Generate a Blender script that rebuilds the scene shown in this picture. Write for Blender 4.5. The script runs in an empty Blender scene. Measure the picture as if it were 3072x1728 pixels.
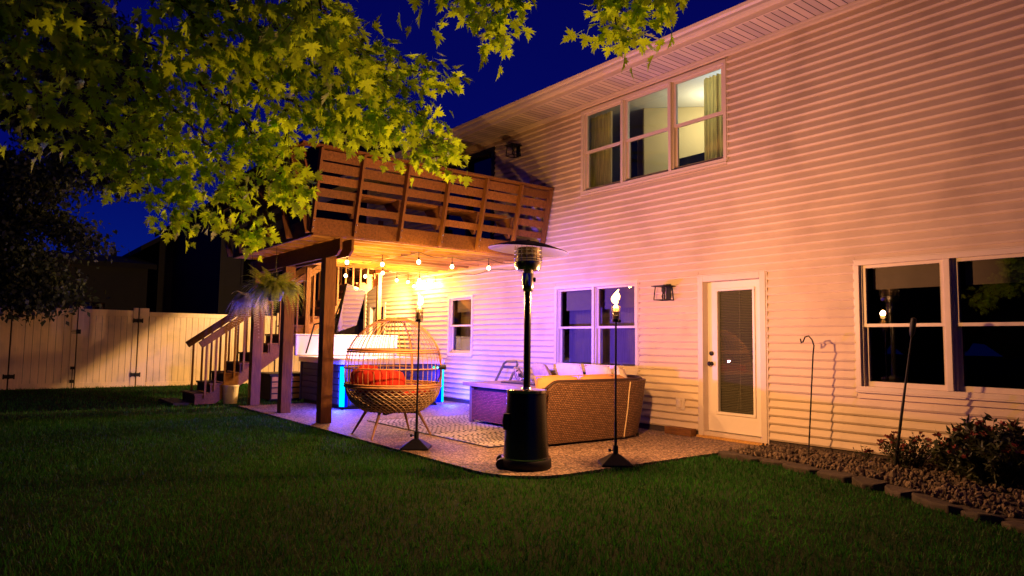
import bpy, bmesh, math, random
import numpy as np
from mathutils import Vector, Matrix
random.seed(7); rng = np.random.default_rng(7)
sc = bpy.context.scene
col = sc.collection
PI = math.pi

# ---------------------------------------------------------------- camera
CAM = np.array([0.0, -8.0347, 1.1940])
RIGHT = np.array([0.6103325280, 0.7920326621, 0.0133591710])
UP = np.array([0.0531657664, -0.0577838802, 0.9969124457])
FWD = np.array([-0.7903591630, 0.6077378427, 0.0773764052])
FPX = 2080.0
cd = bpy.data.cameras.new('camera'); cam = bpy.data.objects.new('camera', cd); col.objects.link(cam)
cd.sensor_width = 36.0; cd.lens = 36.0 * FPX / 3072.0; cd.clip_end = 800; cd.clip_start = 0.05
cam.matrix_world = Matrix(((RIGHT[0], UP[0], -FWD[0], CAM[0]), (RIGHT[1], UP[1], -FWD[1], CAM[1]),
                           (RIGHT[2], UP[2], -FWD[2], CAM[2]), (0, 0, 0, 1)))
sc.camera = cam
def ray(px, py): return FWD + RIGHT * ((px - 1536) / FPX) - UP * ((py - 864) / FPX)
def at(px, py, d): return CAM + ray(px, py) * d                 # a point d metres out along the view axis
def on(px, py, axis, val):                                      # a point on the plane axis = val
    v = ray(px, py); return CAM + v * ((val - CAM[axis]) / v[axis])

# ---------------------------------------------------------------- sky and exposure
w = bpy.data.worlds.new("World"); sc.world = w; w.use_nodes = True
nt = w.node_tree; bg = nt.nodes['Background']
tc = nt.nodes.new('ShaderNodeTexCoord'); sx = nt.nodes.new('ShaderNodeSeparateXYZ')
cr = nt.nodes.new('ShaderNodeValToRGB')
nt.links.new(tc.outputs['Generated'], sx.inputs[0]); nt.links.new(sx.outputs['Z'], cr.inputs[0])
nt.links.new(cr.outputs[0], bg.inputs[0])
e = cr.color_ramp.elements
e[0].position = 0.0; e[0].color = (0.0010, 0.012, 0.19, 1)
e[1].position = 0.7; e[1].color = (0.0009, 0.0006, 0.055, 1)
m_ = e.new(0.22); m_.color = (0.0009, 0.0028, 0.115, 1)
bg.inputs[1].default_value = 1.0
sc.view_settings.view_transform = 'Standard'; sc.view_settings.look = 'None'
sc.view_settings.exposure = 0; sc.view_settings.gamma = 1
sc.render.engine = 'CYCLES'
sc.cycles.use_denoising = True
sc.cycles.max_bounces = 6; sc.cycles.diffuse_bounces = 3; sc.cycles.glossy_bounces = 3
sc.cycles.transparent_max_bounces = 10; sc.cycles.transmission_bounces = 4
sc.cycles.sample_clamp_indirect = 4.0
sc.cycles.caustics_reflective = False; sc.cycles.caustics_refractive = False

# ---------------------------------------------------------------- helpers
class MB:
    def __init__(s): s.v = []; s.f = []
    def add(s, vs, fs):
        n = len(s.v); s.v += [tuple(map(float, p)) for p in vs]; s.f += [tuple(i + n for i in f) for f in fs]; return s
    def box(s, x0, x1, y0, y1, z0, z1):
        x0, x1 = min(x0, x1), max(x0, x1); y0, y1 = min(y0, y1), max(y0, y1); z0, z1 = min(z0, z1), max(z0, z1)
        return s.add([(x0, y0, z0), (x1, y0, z0), (x1, y1, z0), (x0, y1, z0), (x0, y0, z1), (x1, y0, z1), (x1, y1, z1), (x0, y1, z1)],
                     [(0, 3, 2, 1), (4, 5, 6, 7), (0, 1, 5, 4), (1, 2, 6, 5), (2, 3, 7, 6), (3, 0, 4, 7)])
    def bar(s, p0, p1, w, h, up=(0, 0, 1)):        # box along p0-p1, w across, h along up
        p0 = np.array(p0, float); p1 = np.array(p1, float); d = p1 - p0; d /= np.linalg.norm(d)
        a = np.cross(d, np.array(up, float)); a /= np.linalg.norm(a); b = np.cross(a, d)
        c = [(-w / 2, -h / 2), (w / 2, -h / 2), (w / 2, h / 2), (-w / 2, h / 2)]
        return s.add([p0 + a * i + b * j for i, j in c] + [p1 + a * i + b * j for i, j in c],
                     [(0, 1, 2, 3), (7, 6, 5, 4), (0, 4, 5, 1), (1, 5, 6, 2), (2, 6, 7, 3), (3, 7, 4, 0)])
    def tube(s, pts, r, n=8, closed=False, cap=True):
        pts = [np.array(p, float) for p in pts]; m = len(pts)
        rs = r if hasattr(r, '__len__') else [r] * m
        vs = []; pa = None
        for i in range(m):
            if closed: t = pts[(i + 1) % m] - pts[i - 1]
            else: t = pts[min(i + 1, m - 1)] - pts[max(i - 1, 0)]
            t = t / (np.linalg.norm(t) + 1e-12)
            if pa is None:
                q = np.array([0, 0, 1.]) if abs(t[2]) < .9 else np.array([1., 0, 0]); a = np.cross(t, q)
            else: a = pa - t * np.dot(pa, t)
            a /= (np.linalg.norm(a) + 1e-12); pa = a; b = np.cross(t, a)
            for k in range(n):
                th = 2 * PI * k / n; vs.append(pts[i] + (a * math.cos(th) + b * math.sin(th)) * rs[i])
        fs = []
        for i in range(m if closed else m - 1):
            j = (i + 1) % m
            for k in range(n):
                l = (k + 1) % n; fs.append((i * n + k, i * n + l, j * n + l, j * n + k))
        if cap and not closed:
            fs.append(tuple(range(n - 1, -1, -1))); fs.append(tuple((m - 1) * n + k for k in range(n)))
        return s.add(vs, fs)
    def lathe(s, prof, c=(0, 0, 0), n=24, sx=1, sy=1, cap=True):   # prof = [(r, z)]
        vs = []; fs = []
        for r, z in prof:
            for k in range(n):
                th = 2 * PI * k / n; vs.append((c[0] + r * sx * math.cos(th), c[1] + r * sy * math.sin(th), c[2] + z))
        for i in range(len(prof) - 1):
            for k in range(n):
                l = (k + 1) % n; fs.append((i * n + k, i * n + l, (i + 1) * n + l, (i + 1) * n + k))
        if cap:
            fs.append(tuple(range(n - 1, -1, -1))); fs.append(tuple((len(prof) - 1) * n + k for k in range(n)))
        return s.add(vs, fs)
    def prism(s, poly, axis, a0, a1):                # poly in the other two axes, extruded along axis
        n = len(poly)
        def mk(p, a):
            q = list(p); q.insert(axis, a); return q
        return s.add([mk(p, a0) for p in poly] + [mk(p, a1) for p in poly],
                     [tuple(range(n))[::-1], tuple(range(n, 2 * n))] + [(i, (i + 1) % n, n + (i + 1) % n, n + i) for i in range(n)])
    def build(s, name, mat, parent=None, smooth=False, origin=None, bevel=0, local=False, sub=0):
        if parent is not None and not local: o_ = world_loc(parent)
        elif origin is not None: o_ = np.array(origin, float)
        else: o_ = np.zeros(3)
        v = np.array(s.v) - o_
        me = bpy.data.meshes.new(name); me.from_pydata(v.tolist(), [], s.f); me.update()
        if mat: me.materials.append(mat)
        ob = bpy.data.objects.new(name, me); col.objects.link(ob)
        if parent is not None: ob.parent = parent
        elif origin is not None: ob.location = o_
        if smooth:
            me.polygons.foreach_set('use_smooth', [True] * len(me.polygons))
        if smooth == 'auto':
            me.set_sharp_from_angle(angle=math.radians(40))
        if bevel:
            b = ob.modifiers.new('bevel', 'BEVEL'); b.width = bevel; b.segments = 2; b.limit_method = 'ANGLE'
        if sub:
            m = ob.modifiers.new('sub', 'SUBSURF'); m.levels = sub; m.render_levels = sub
        return ob
def world_loc(o):
    l = np.zeros(3)
    while o is not None: l += np.array(o.location); o = o.parent
    return l
def tag(o, label, cat, group=None, kind=None):
    o['label'] = label; o['category'] = cat
    if group: o['group'] = group
    if kind: o['kind'] = kind
    return o
def thing(name, label, cat, loc=(0, 0, 0), rz=0, group=None):
    o = bpy.data.objects.new(name, None); col.objects.link(o); o.location = loc; o.rotation_euler = (0, 0, rz)
    o.empty_display_size = .1
    return tag(o, label, cat, group)
def structure(o, label=None):
    o['kind'] = 'structure'
    if label: o['label'] = label
    return o
def copy_tree(o, parent=None):
    c = o.copy(); col.objects.link(c)
    if parent is not None: c.parent = parent
    for ch in list(o.children): copy_tree(ch, c)
    return c
def lamp(name, typ, loc, power, color, parent=None, radius=.03, **kw):
    l = bpy.data.lights.new(name, typ); l.energy = power; l.color = color
    if typ != 'AREA' : l.shadow_soft_size = radius
    for k, v in kw.items(): setattr(l, k, v)
    o = bpy.data.objects.new(name, l); col.objects.link(o)
    if parent is not None: o.parent = parent; o.location = np.array(loc) - world_loc(parent)
    else: o.location = loc
    return o
def cushion(w, d, h, n=10, puff=1.0, seed=0):     # soft box centred on the origin
    r = np.random.default_rng(seed); vs = []; fs = []; idx = {}
    for side in (1, -1):
        for i in range(n + 1):
            for j in range(n + 1):
                u = -1 + 2 * i / n; v = -1 + 2 * j / n
                edge = max(0, 1 - abs(u) ** 2.6) * max(0, 1 - abs(v) ** 2.6)
                z = side * h / 2 * (0.12 + .88 * edge ** .4 * puff)
                pin = 1 - .10 * (abs(u * v)) ** 2.2
                vs.append((u * w / 2 * pin, v * d / 2 * pin, z + h * .05 * math.sin(3.1 * u + seed) * math.cos(2.7 * v + seed * 2) * edge))
                idx[(side, i, j)] = len(vs) - 1
    for side in (1, -1):
        for i in range(n):
            for j in range(n):
                f = (idx[(side, i, j)], idx[(side, i + 1, j)], idx[(side, i + 1, j + 1)], idx[(side, i, j + 1)])
                fs.append(f if side > 0 else f[::-1])
    ring = [(i, 0) for i in range(n)] + [(n, j) for j in range(n)] + [(i, n) for i in range(n, 0, -1)] + [(0, j) for j in range(n, 0, -1)]
    for a in range(len(ring)):
        b = (a + 1) % len(ring)
        fs.append((idx[(-1,) + ring[a]], idx[(-1,) + ring[b]], idx[(1,) + ring[b]], idx[(1,) + ring[a]]))
    return vs, fs
def rotm(rx=0, ry=0, rz=0): return np.array(Matrix.Rotation(rz, 3, 'Z') @ Matrix.Rotation(ry, 3, 'Y') @ Matrix.Rotation(rx, 3, 'X'))
def add_xf(mb, vs, fs, R_, t): return mb.add([(R_ @ np.array(p)) + np.array(t) for p in vs], fs)

# ---------------------------------------------------------------- materials
def mat(name, base, rough=.6, metal=0., var=.0, vscale=6., stretch=(1, 1, 1), bump=0., bscale=30., island=0.,
        dirt=None, dscale=2., dfac=.4, spec=.5, coat=0., wood=False, trans=0.):
    m = bpy.data.materials.new(name); m.use_nodes = True; n = m.node_tree.nodes; L = m.node_tree.links
    b = n['Principled BSDF']; b.inputs['Roughness'].default_value = rough; b.inputs['Metallic'].default_value = metal
    b.inputs['Specular IOR Level'].default_value = spec; b.inputs['Coat Weight'].default_value = coat
    b.inputs['Base Color'].default_value = (*base, 1)
    t = n.new('ShaderNodeTexCoord'); mp = n.new('ShaderNodeMapping'); mp.inputs['Scale'].default_value = stretch
    L.new(t.outputs['Object'], mp.inputs[0]); cur = None
    def mix(fac, a, c, mode='MULTIPLY'):
        x = n.new('ShaderNodeMix'); x.data_type = 'RGBA'; x.blend_type = mode
        if isinstance(fac, float): x.inputs[0].default_value = fac
        else: L.new(fac, x.inputs[0])
        for s_, q in ((x.inputs[6], a), (x.inputs[7], c)):
            if isinstance(q, tuple): s_.default_value = (*q, 1)
            else: L.new(q, s_)
        return x.outputs[2]
    cur = base
    if var or wood:
        nz = n.new('ShaderNodeTexNoise'); nz.inputs['Scale'].default_value = vscale; nz.inputs['Detail'].default_value = 6
        nz.inputs['Roughness'].default_value = .65
        if wood: nz.inputs['Distortion'].default_value = .6
        L.new(mp.outputs[0], nz.inputs['Vector'])
        r = n.new('ShaderNodeMapRange'); r.inputs[1].default_value = .3; r.inputs[2].default_value = .7
        r.inputs[3].default_value = 1 - var; r.inputs[4].default_value = 1 + var
        L.new(nz.outputs[0], r.inputs[0])
        cur = mix(1.0, cur, r.outputs[0])
    if island:
        g = n.new('ShaderNodeNewGeometry'); r = n.new('ShaderNodeMapRange'); r.inputs[3].default_value = 1 - island
        r.inputs[4].default_value = 1 + island; L.new(g.outputs['Random Per Island'], r.inputs[0])
        cur = mix(1.0, cur, r.outputs[0])
    if dirt:
        nz = n.new('ShaderNodeTexNoise'); nz.inputs['Scale'].default_value = dscale; nz.inputs['Detail'].default_value = 8
        L.new(t.outputs['Object'], nz.inputs['Vector'])
        r = n.new('ShaderNodeMapRange'); r.inputs[1].default_value = .5; r.inputs[2].default_value = .72
        r.inputs[3].default_value = 0; r.inputs[4].default_value = dfac; L.new(nz.outputs[0], r.inputs[0])
        cur = mix(r.outputs[0], cur, dirt, 'MIX')
    if not isinstance(cur, tuple): L.new(cur, b.inputs['Base Color'])
    if bump:
        nz = n.new('ShaderNodeTexNoise'); nz.inputs['Scale'].default_value = bscale; nz.inputs['Detail'].default_value = 5
        L.new(mp.outputs[0], nz.inputs['Vector']); bp = n.new('ShaderNodeBump'); bp.inputs['Strength'].default_value = bump
        bp.inputs['Distance'].default_value = .01
        L.new(nz.outputs[0], bp.inputs['Height']); L.new(bp.outputs[0], b.inputs['Normal'])
    if trans:
        tr = n.new('ShaderNodeBsdfTranslucent'); ms = n.new('ShaderNodeMixShader'); ms.inputs[0].default_value = trans
        if not isinstance(cur, tuple):
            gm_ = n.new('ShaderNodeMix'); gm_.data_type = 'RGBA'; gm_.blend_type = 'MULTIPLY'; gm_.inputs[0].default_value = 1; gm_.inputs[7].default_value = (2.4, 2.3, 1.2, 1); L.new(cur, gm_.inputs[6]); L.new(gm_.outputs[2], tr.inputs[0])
        else: tr.inputs[0].default_value = (*base, 1)
        L.new(b.outputs[0], ms.inputs[1]); L.new(tr.outputs[0], ms.inputs[2]); L.new(ms.outputs[0], n['Material Output'].inputs[0])
    return m
def emit(name, color, strength, sample=False, clear=False, edge=None):
    m = bpy.data.materials.new(name); m.use_nodes = True; n = m.node_tree.nodes; n.clear()
    e_ = n.new('ShaderNodeEmission'); e_.inputs[0].default_value = (*color, 1); e_.inputs[1].default_value = strength
    if edge:
        lw = n.new('ShaderNodeLayerWeight'); lw.inputs[0].default_value = .35; r_ = n.new('ShaderNodeValToRGB'); r_.color_ramp.elements[0].position = .25; r_.color_ramp.elements[1].position = .8
        r_.color_ramp.elements[0].color = (*color, 1); r_.color_ramp.elements[1].color = tuple(c_ * .22 for c_ in edge) + (1,)
        m.node_tree.links.new(lw.outputs['Facing'], r_.inputs[0]); m.node_tree.links.new(r_.outputs[0], e_.inputs[0])
    o = n.new('ShaderNodeOutputMaterial')
    if clear:      # flames and glowing globes let light through
        t_ = n.new('ShaderNodeBsdfTransparent'); a_ = n.new('ShaderNodeAddShader'); m.node_tree.links.new(e_.outputs[0], a_.inputs[0]); m.node_tree.links.new(t_.outputs[0], a_.inputs[1]); m.node_tree.links.new(a_.outputs[0], o.inputs[0])
    else: m.node_tree.links.new(e_.outputs[0], o.inputs[0])
    if not sample: m.cycles.emission_sampling = 'NONE'
    return m
def glass(name, tint=(.85, .9, .9), refl=.03, rough=.0):
    m = bpy.data.materials.new(name); m.use_nodes = True; n = m.node_tree.nodes; L = m.node_tree.links; n.clear()
    t = n.new('ShaderNodeBsdfTransparent'); t.inputs[0].default_value = (*tint, 1)
    g = n.new('ShaderNodeBsdfGlossy'); g.inputs['Roughness'].default_value = rough
    f = n.new('ShaderNodeFresnel'); f.inputs[0].default_value = 1.5
    a = n.new('ShaderNodeMath'); a.operation = 'ADD'; a.inputs[1].default_value = refl; L.new(f.outputs[0], a.inputs[0])
    x = n.new('ShaderNodeMixShader'); L.new(a.outputs[0], x.inputs[0]); L.new(t.outputs[0], x.inputs[1]); L.new(g.outputs[0], x.inputs[2])
    o = n.new('ShaderNodeOutputMaterial'); L.new(x.outputs[0], o.inputs[0]); return m

M = dict(
    siding=mat('vinyl_siding', (.60, .48, .34), .55, var=.06, vscale=3, stretch=(1, 1, 6), bump=.06, bscale=60, dirt=(.36, .27, .19), dscale=1.3, dfac=.45, spec=.3),
    trim=mat('trim_vinyl', (.60, .50, .39), .45, var=.05, vscale=5, bump=.05, bscale=80),
    soffit=mat('soffit', (.56, .47, .38), .5, var=.05, vscale=4),
    door=mat('door_paint', (.72, .64, .54), .42, var=.04, vscale=3, bump=.03),
    wood=mat('stained_cedar', (.19, .082, .022), .6, var=.42, vscale=5, stretch=(7, 1.2, 7), bump=.35, bscale=14, island=.28, wood=True, spec=.25),
    woodx=mat('stained_cedar_x', (.19, .082, .022), .6, var=.42, vscale=5, stretch=(1.2, 7, 7), bump=.35, bscale=14, island=.28, wood=True, spec=.25),
    woodz=mat('stained_cedar_z', (.19, .082, .022), .6, var=.40, vscale=5, stretch=(9, 9, 1.0), bump=.4, bscale=12, island=.2, wood=True, spec=.25),
    joist=mat('treated_joist', (.50, .28, .08), .7, var=.35, vscale=5, stretch=(7, .8, 7), bump=.2, bscale=14, island=.45, wood=True, spec=.2),
    fence=mat('fence_vinyl', (.84, .65, .42), .34, var=.10, vscale=3.5, stretch=(3, 8, .5), bump=.12, bscale=5, dirt=(.40, .34, .26), dscale=2.2, dfac=.45),
    black=mat('black_metal', (.010, .010, .011), .5, bump=.1, bscale=80, spec=.22),
    blackgloss=mat('black_hammered', (.006, .006, .006), .24, bump=.12, bscale=120, spec=.6),
    steel=mat('stainless', (.55, .55, .54), .16, metal=1., bump=.02),
    darkmetal=mat('dark_bronze', (.035, .028, .024), .4, metal=.6),
    rattan=mat('rattan', (.45, .23, .085), .5, var=.25, vscale=14, island=.15, bump=.3, bscale=80),
    rattan2=mat('basket_cane', (.62, .46, .25), .55, var=.2, vscale=14, island=.2),
    legwood=mat('leg_wood_finish', (.28, .14, .07), .45, var=.15, vscale=6),
    red=mat('red_fabric', (.50, .030, .014), .85, var=.12, vscale=5, bump=.6, bscale=9, spec=.2),
    orange=mat('tan_fabric', (.56, .30, .12), .9, var=.08, vscale=6, bump=.4, bscale=9, spec=.15),
    cream=mat('cream_fabric', (.66, .56, .42), .9, var=.08, vscale=8, bump=.4, bscale=12, spec=.15),
    pot=mat('pot_lit_blue', (.10, .12, .55), .3),  # blue light falling on the pots is put into their colour
    tubcab=mat('tub_cabinet', (.026, .020, .019), .55, var=.12, vscale=4, stretch=(1, 1, 12), bump=.1),
    tubshell=mat('tub_shell', (.70, .64, .60), .25, var=.05, coat=.3),
    cover=mat('cover_vinyl', (.50, .48, .70), .4, var=.04, bump=.05),
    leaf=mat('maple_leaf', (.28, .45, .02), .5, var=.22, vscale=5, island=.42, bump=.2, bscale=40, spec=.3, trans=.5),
    bark=mat('bark', (.06, .042, .03), .9, var=.3, vscale=20, bump=.8, bscale=40),
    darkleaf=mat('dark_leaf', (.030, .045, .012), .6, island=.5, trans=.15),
    fern=mat('fern_leaf', (.30, .38, .07), .55, island=.4, trans=.2),
    silver=mat('dusty_foliage', (.72, .72, .78), .6, island=.3),
    flower=mat('red_flower', (.16, .022, .015), .7, island=.4),
    shrubleaf=mat('shrub_leaf', (.028, .036, .010), .6, island=.5, trans=.15),
    grass=mat('grass_blade', (.014, .078, .008), .6, island=.6, var=.5, vscale=.9, trans=.3, spec=.2),
    soil=mat('lawn_soil', (.016, .034, .010), .95, var=.4, vscale=30, bump=.6, bscale=60, spec=.05),
    rock=mat('river_rock', (.10, .068, .042), .8, island=.5, bump=.3, bscale=40),
    edging=mat('edging_stone', (.040, .029, .022), .85, var=.3, vscale=6, bump=.7, bscale=14, island=.25),
    mulch=mat('bed_soil', (.05, .035, .025), .95, var=.4, vscale=30, bump=.6, bscale=50),
    dark=mat('dark_interior', (.035, .032, .034), .9),
    shade=mat('roller_shade', (.50, .42, .36), .9, var=.05),
    glass=glass('window_glass'),
    darkglass=glass('dark_window_glass', (.55, .55, .58), .05),
    mirror=mat('glossy_panel', (.42, .40, .66), .05, metal=.95),
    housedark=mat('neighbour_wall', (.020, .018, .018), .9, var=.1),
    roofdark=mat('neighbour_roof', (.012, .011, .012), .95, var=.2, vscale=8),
    curtain=mat('curtain_fabric', (.62, .53, .34), .9, var=.35, stretch=(8, 8, .5), vscale=4, trans=.3),
    roomwall=mat('room_wall', (.66, .55, .30), .9),
    ceiling=mat('room_ceiling', (.72, .74, .72), .9),
    floorw=mat('room_floor', (.25, .17, .1), .7),
    screen=mat('screen_black', (.012, .020, .026), .25),
    bucket=mat('bucket_plastic', (.62, .54, .42), .5, dirt=(.35, .28, .2), dscale=9, dfac=.6),
    crate=mat('crate_dark', (.03, .022, .018), .8, var=.2),
    flame=emit('flame', (1.0, .50, .13), 6.5, clear=True, edge=(1.0, .26, .03)),
    bulb=emit('bulb_glow', (1.0, .72, .33), 9.0, clear=True),
    flood=emit('flood_glow', (1.0, .82, .50), 22.0, clear=True),
    led=emit('led_strip', (.0, .34, 1.0), 3.6), ledglow=emit('led_glow', (.0, .008, 1.0), 1.5, sample=True),  # corner panels emit blue, imitating the strips' glow on the cabinet
    ledg=emit('lens_green', (.05, 1.0, .45), 1.6),
    ledb=emit('lens_blue', (.25, .6, 1.0), 2.0),
)
# ================================================================ ground
GZ = -0.08
def grid_plane(name, x0, x1, y0, y1, z, m):
    mb = MB(); mb.add([(x0, y0, z), (x1, y0, z), (x1, y1, z), (x0, y1, z)], [(0, 1, 2, 3)]); return mb.build(name, m)
lawn = structure(grid_plane('lawn_ground', -160, 120, -120, 160, GZ - .03, M['soil']))
# exposed-aggregate patio
pm = bpy.data.materials.new('exposed_aggregate'); pm.use_nodes = True
n = pm.node_tree.nodes; L = pm.node_tree.links; b = n['Principled BSDF']; b.inputs['Roughness'].default_value = .7
t = n.new('ShaderNodeTexCoord'); v = n.new('ShaderNodeTexVoronoi'); v.inputs['Scale'].default_value = 55
L.new(t.outputs['Object'], v.inputs['Vector']); hs = n.new('ShaderNodeSeparateColor'); L.new(v.outputs['Color'], hs.inputs[0])
c = n.new('ShaderNodeValToRGB'); c.color_ramp.elements[0].color = (.028, .016, .011, 1); c.color_ramp.elements[1].color = (.44, .30, .20, 1)
k = c.color_ramp.elements.new(.45); k.color = (.115, .070, .046, 1)
L.new(hs.outputs[0], c.inputs[0]); L.new(c.outputs[0], b.inputs['Base Color'])
bp = n.new('ShaderNodeBump'); bp.invert = True; bp.inputs['Strength'].default_value = .7; bp.inputs['Distance'].default_value = .006
L.new(v.outputs['Distance'], bp.inputs['Height']); L.new(bp.outputs[0], b.inputs['Normal'])
mb = MB(); poly = [(-13.6, 0.02), (-13.6, -4.05)]
poly += [(-5.75, -4.05)] + [(-5.75 + .65 * math.sin(a), -3.40 - .65 * math.cos(a)) for a in np.linspace(.15, PI / 2, 9)] + [(-5.1, 0.02)]
mb.prism(poly, 2, GZ - .10, GZ); patio = structure(mb.build('patio', pm))
# rock bed soil
bedpoly = [(-5.08, 0.0), (-5.08, -1.0)]
edge_pts = [(-5.07, -1.02), (-4.73, -1.05), (-4.33, -1.0), (-3.89, -1.13), (-3.59, -1.23), (-3.19, -1.37), (-2.88, -1.46), (-2.35, -1.76), (-1.95, -1.92), (-1.3, -2.1), (-.5, -2.2), (.6, -2.2), (2.5, -2.2)]
mb = MB(); mb.prism([(-5.07, 0.02)] + edge_pts + [(2.5, 0.02)], 2, GZ - .1, GZ + .015)
structure(mb.build('rock_bed_ground', M['mulch']))
def in_bed(x, y):
    if x < -5.0 or y > -.05: return False
    for (xa, ya), (xb, yb) in zip(edge_pts, edge_pts[1:]):
        if xa <= x <= xb: return y > ya + (yb - ya) * (x - xa) / (xb - xa) + .06
    return False
def on_patio(x, y): return -13.62 < x < -5.08 and y > -4.07 and not (x > -5.75 and y < -3.40 and (x + 5.75) ** 2 + (y + 3.40) ** 2 > .67 ** 2)
def bed_zone(x, y):
    if x < -5.09 or x > 2.5: return False
    for (xa, ya), (xb, yb) in zip(edge_pts, edge_pts[1:]):
        if xa <= x <= xb: return y > ya + (yb - ya) * (x - xa) / (xb - xa) - .10
    return y > -1.0
# river rocks: nobody could count them
ico = bmesh.new(); bmesh.ops.create_icosphere(ico, subdivisions=1, radius=1); iv = np.array([x_.co[:] for x_ in ico.verts]); iff = [tuple(q.index for q in f_.verts) for f_ in ico.faces]; ico.free()
mb = MB(); cnt = 0
while cnt < 4600:
    x = rng.uniform(-5.0, 1.0); y = rng.uniform(-2.2, -.04)
    if not in_bed(x, y): continue
    s = rng.uniform(.012, .030) * (1 if rng.random() > .08 else 1.5); R_ = rotm(*rng.uniform(-3, 3, 3))
    q = iv * (1 + rng.uniform(-.22, .22, (len(iv), 1))) * np.array([1.25, .9, .6]) * s
    mb.add(q @ R_.T + np.array([x, y, GZ + .02 + s * .4 + .018 * (rng.random() < .4)]), iff); cnt += 1
tag(mb.build('river_rocks', M['rock']), 'tan river rocks filling the bed along the house wall', 'rocks', kind='stuff')
# edging stones
i = 0
segs = []
for (xa, ya), (xb, yb) in zip(edge_pts[:9], edge_pts[1:10]):
    segs.append(math.hypot(xb - xa, yb - ya))
tot = sum(segs); pos = .05; k = 0
while pos < tot - .1:
    ln = rng.uniform(.30, .52); d = pos + ln / 2; a = 0
    while a < len(segs) - 1 and d > segs[a]: d -= segs[a]; a += 1
    (xa, ya), (xb, yb) = edge_pts[a], edge_pts[a + 1]; f = min(1, d / segs[a]); x = xa + (xb - xa) * f; y = ya + (yb - ya) * f
    mb = MB(); ang = math.atan2(yb - ya, xb - xa) + rng.uniform(-.12, .12); npt = 9
    ps = []
    for q in range(npt):
        th = 2 * PI * q / npt; rr = rng.uniform(.86, 1.08); e_ = 2.6
        cx = math.copysign(abs(math.cos(th)) ** (2 / e_), math.cos(th)) * ln * .5 * rr; cy = math.copysign(abs(math.sin(th)) ** (2 / e_), math.sin(th)) * .135 * rr
        ps.append((x + cx * math.cos(ang) - cy * math.sin(ang), y + cx * math.sin(ang) + cy * math.cos(ang)))
    h = rng.uniform(.012, .034); mb.prism(ps, 2, GZ - .04, GZ + h)
    o = mb.build('edging_stone', M['edging'], origin=(x, y, GZ), bevel=.012)
    for q in o.data.vertices:
        if q.co.z > .02: q.co.z += .02 * math.sin(q.co.x * 20 + k) - .015 * (q.co.y)
    EDGE_COUNT = k
    ords = ['first', 'second', 'third', 'fourth', 'fifth', 'sixth', 'seventh', 'eighth', 'ninth', 'tenth', 'eleventh', 'twelfth', 'thirteenth', 'fourteenth', 'fifteenth', 'sixteenth']
    tag(o, 'flat brown edging stone of the rock bed, %s from the patio corner' % ords[min(k, 15)], 'edging stone', 'edging stones between lawn and rock bed')
    pos += ln + .015; k += 1
# grass blades
def grass_blades(n_, region, hgt, name):
    pass
xs = []; ys = []; sc_ = []
def sample(nb, dmin, dmax, size):
    # radial sampling round the camera foot so that density follows distance
    k_ = 0
    while k_ < nb:
        m_n = nb
        d_ = np.sqrt(rng.uniform(dmin ** 2, dmax ** 2, m_n)); th = rng.uniform(math.radians(78), math.radians(193), m_n)
        x = CAM[0] + d_ * np.cos(th); y = CAM[1] + d_ * np.sin(th)
        keep = np.array([(not on_patio(a, b_)) and (not bed_zone(a, b_)) and b_ < -.02 or (a < -16.8) for a, b_ in zip(x, y)])
        keep &= x > -20.5
        x = x[keep][:nb - k_]; y = y[keep][:nb - k_]
        xs.append(x); ys.append(y); sc_.append(np.full(len(x), size)); k_ += len(x)
sample(60000, 1.2, 4.2, 1.0); sample(62000, 4.2, 8.0, 1.25); sample(46000, 8.0, 13.0, 1.7); sample(26000, 13, 22, 2.4)
x = np.concatenate(xs); y = np.concatenate(ys); s_ = np.concatenate(sc_); N = len(x)
h = rng.uniform(.020, .050, N) * (1 + .25 * np.sin(x * 1.7) * np.cos(y * 1.3)) * (s_ ** .25)
wd = rng.uniform(.0016, .0028, N) * s_; th = rng.uniform(0, 2 * PI, N); ln = rng.uniform(.2, .9, N) * h; lt = rng.uniform(0, 2 * PI, N)
z0 = GZ - .03
V = np.zeros((N, 5, 3)); cx, sy = np.cos(th) * wd, np.sin(th) * wd; lx, ly = np.cos(lt) * ln, np.sin(lt) * ln
V[:, 0] = np.stack([x - cx, y - sy, np.full(N, z0)], 1); V[:, 1] = np.stack([x + cx, y + sy, np.full(N, z0)], 1)
V[:, 2] = np.stack([x + cx * .8 + lx * .35, y + sy * .8 + ly * .35, z0 + h * .6], 1); V[:, 3] = np.stack([x - cx * .8 + lx * .35, y - sy * .8 + ly * .35, z0 + h * .6], 1)
V[:, 4] = np.stack([x + lx, y + ly, z0 + h], 1)
me = bpy.data.meshes.new('grass')
me.vertices.add(N * 5); me.vertices.foreach_set('co', V.ravel())
base_ = np.arange(N)[:, None] * 5
loops = np.concatenate([base_ + np.array([0, 1, 2, 3]), base_ + np.array([3, 2, 4])], 1).ravel()
me.loops.add(len(loops)); me.loops.foreach_set('vertex_index', loops.astype(np.int32))
st = np.stack([np.arange(N) * 7, np.arange(N) * 7 + 4], 1).ravel()
me.polygons.add(N * 2); me.polygons.foreach_set('loop_start', st.astype(np.int32))
me.update(calc_edges=True); me.validate(); me.materials.append(M['grass'])
o = bpy.data.objects.new('grass', me); col.objects.link(o); tag(o, 'short green lawn grass in front of the patio', 'grass', kind='stuff')

# ================================================================ house
house = thing('house', 'two storey cream vinyl sided house with long eave', 'house', (-9, .5, 0))
WX0, WX1, WZ = -16.7, 4.0, 5.26
E_ = .1016
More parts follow.
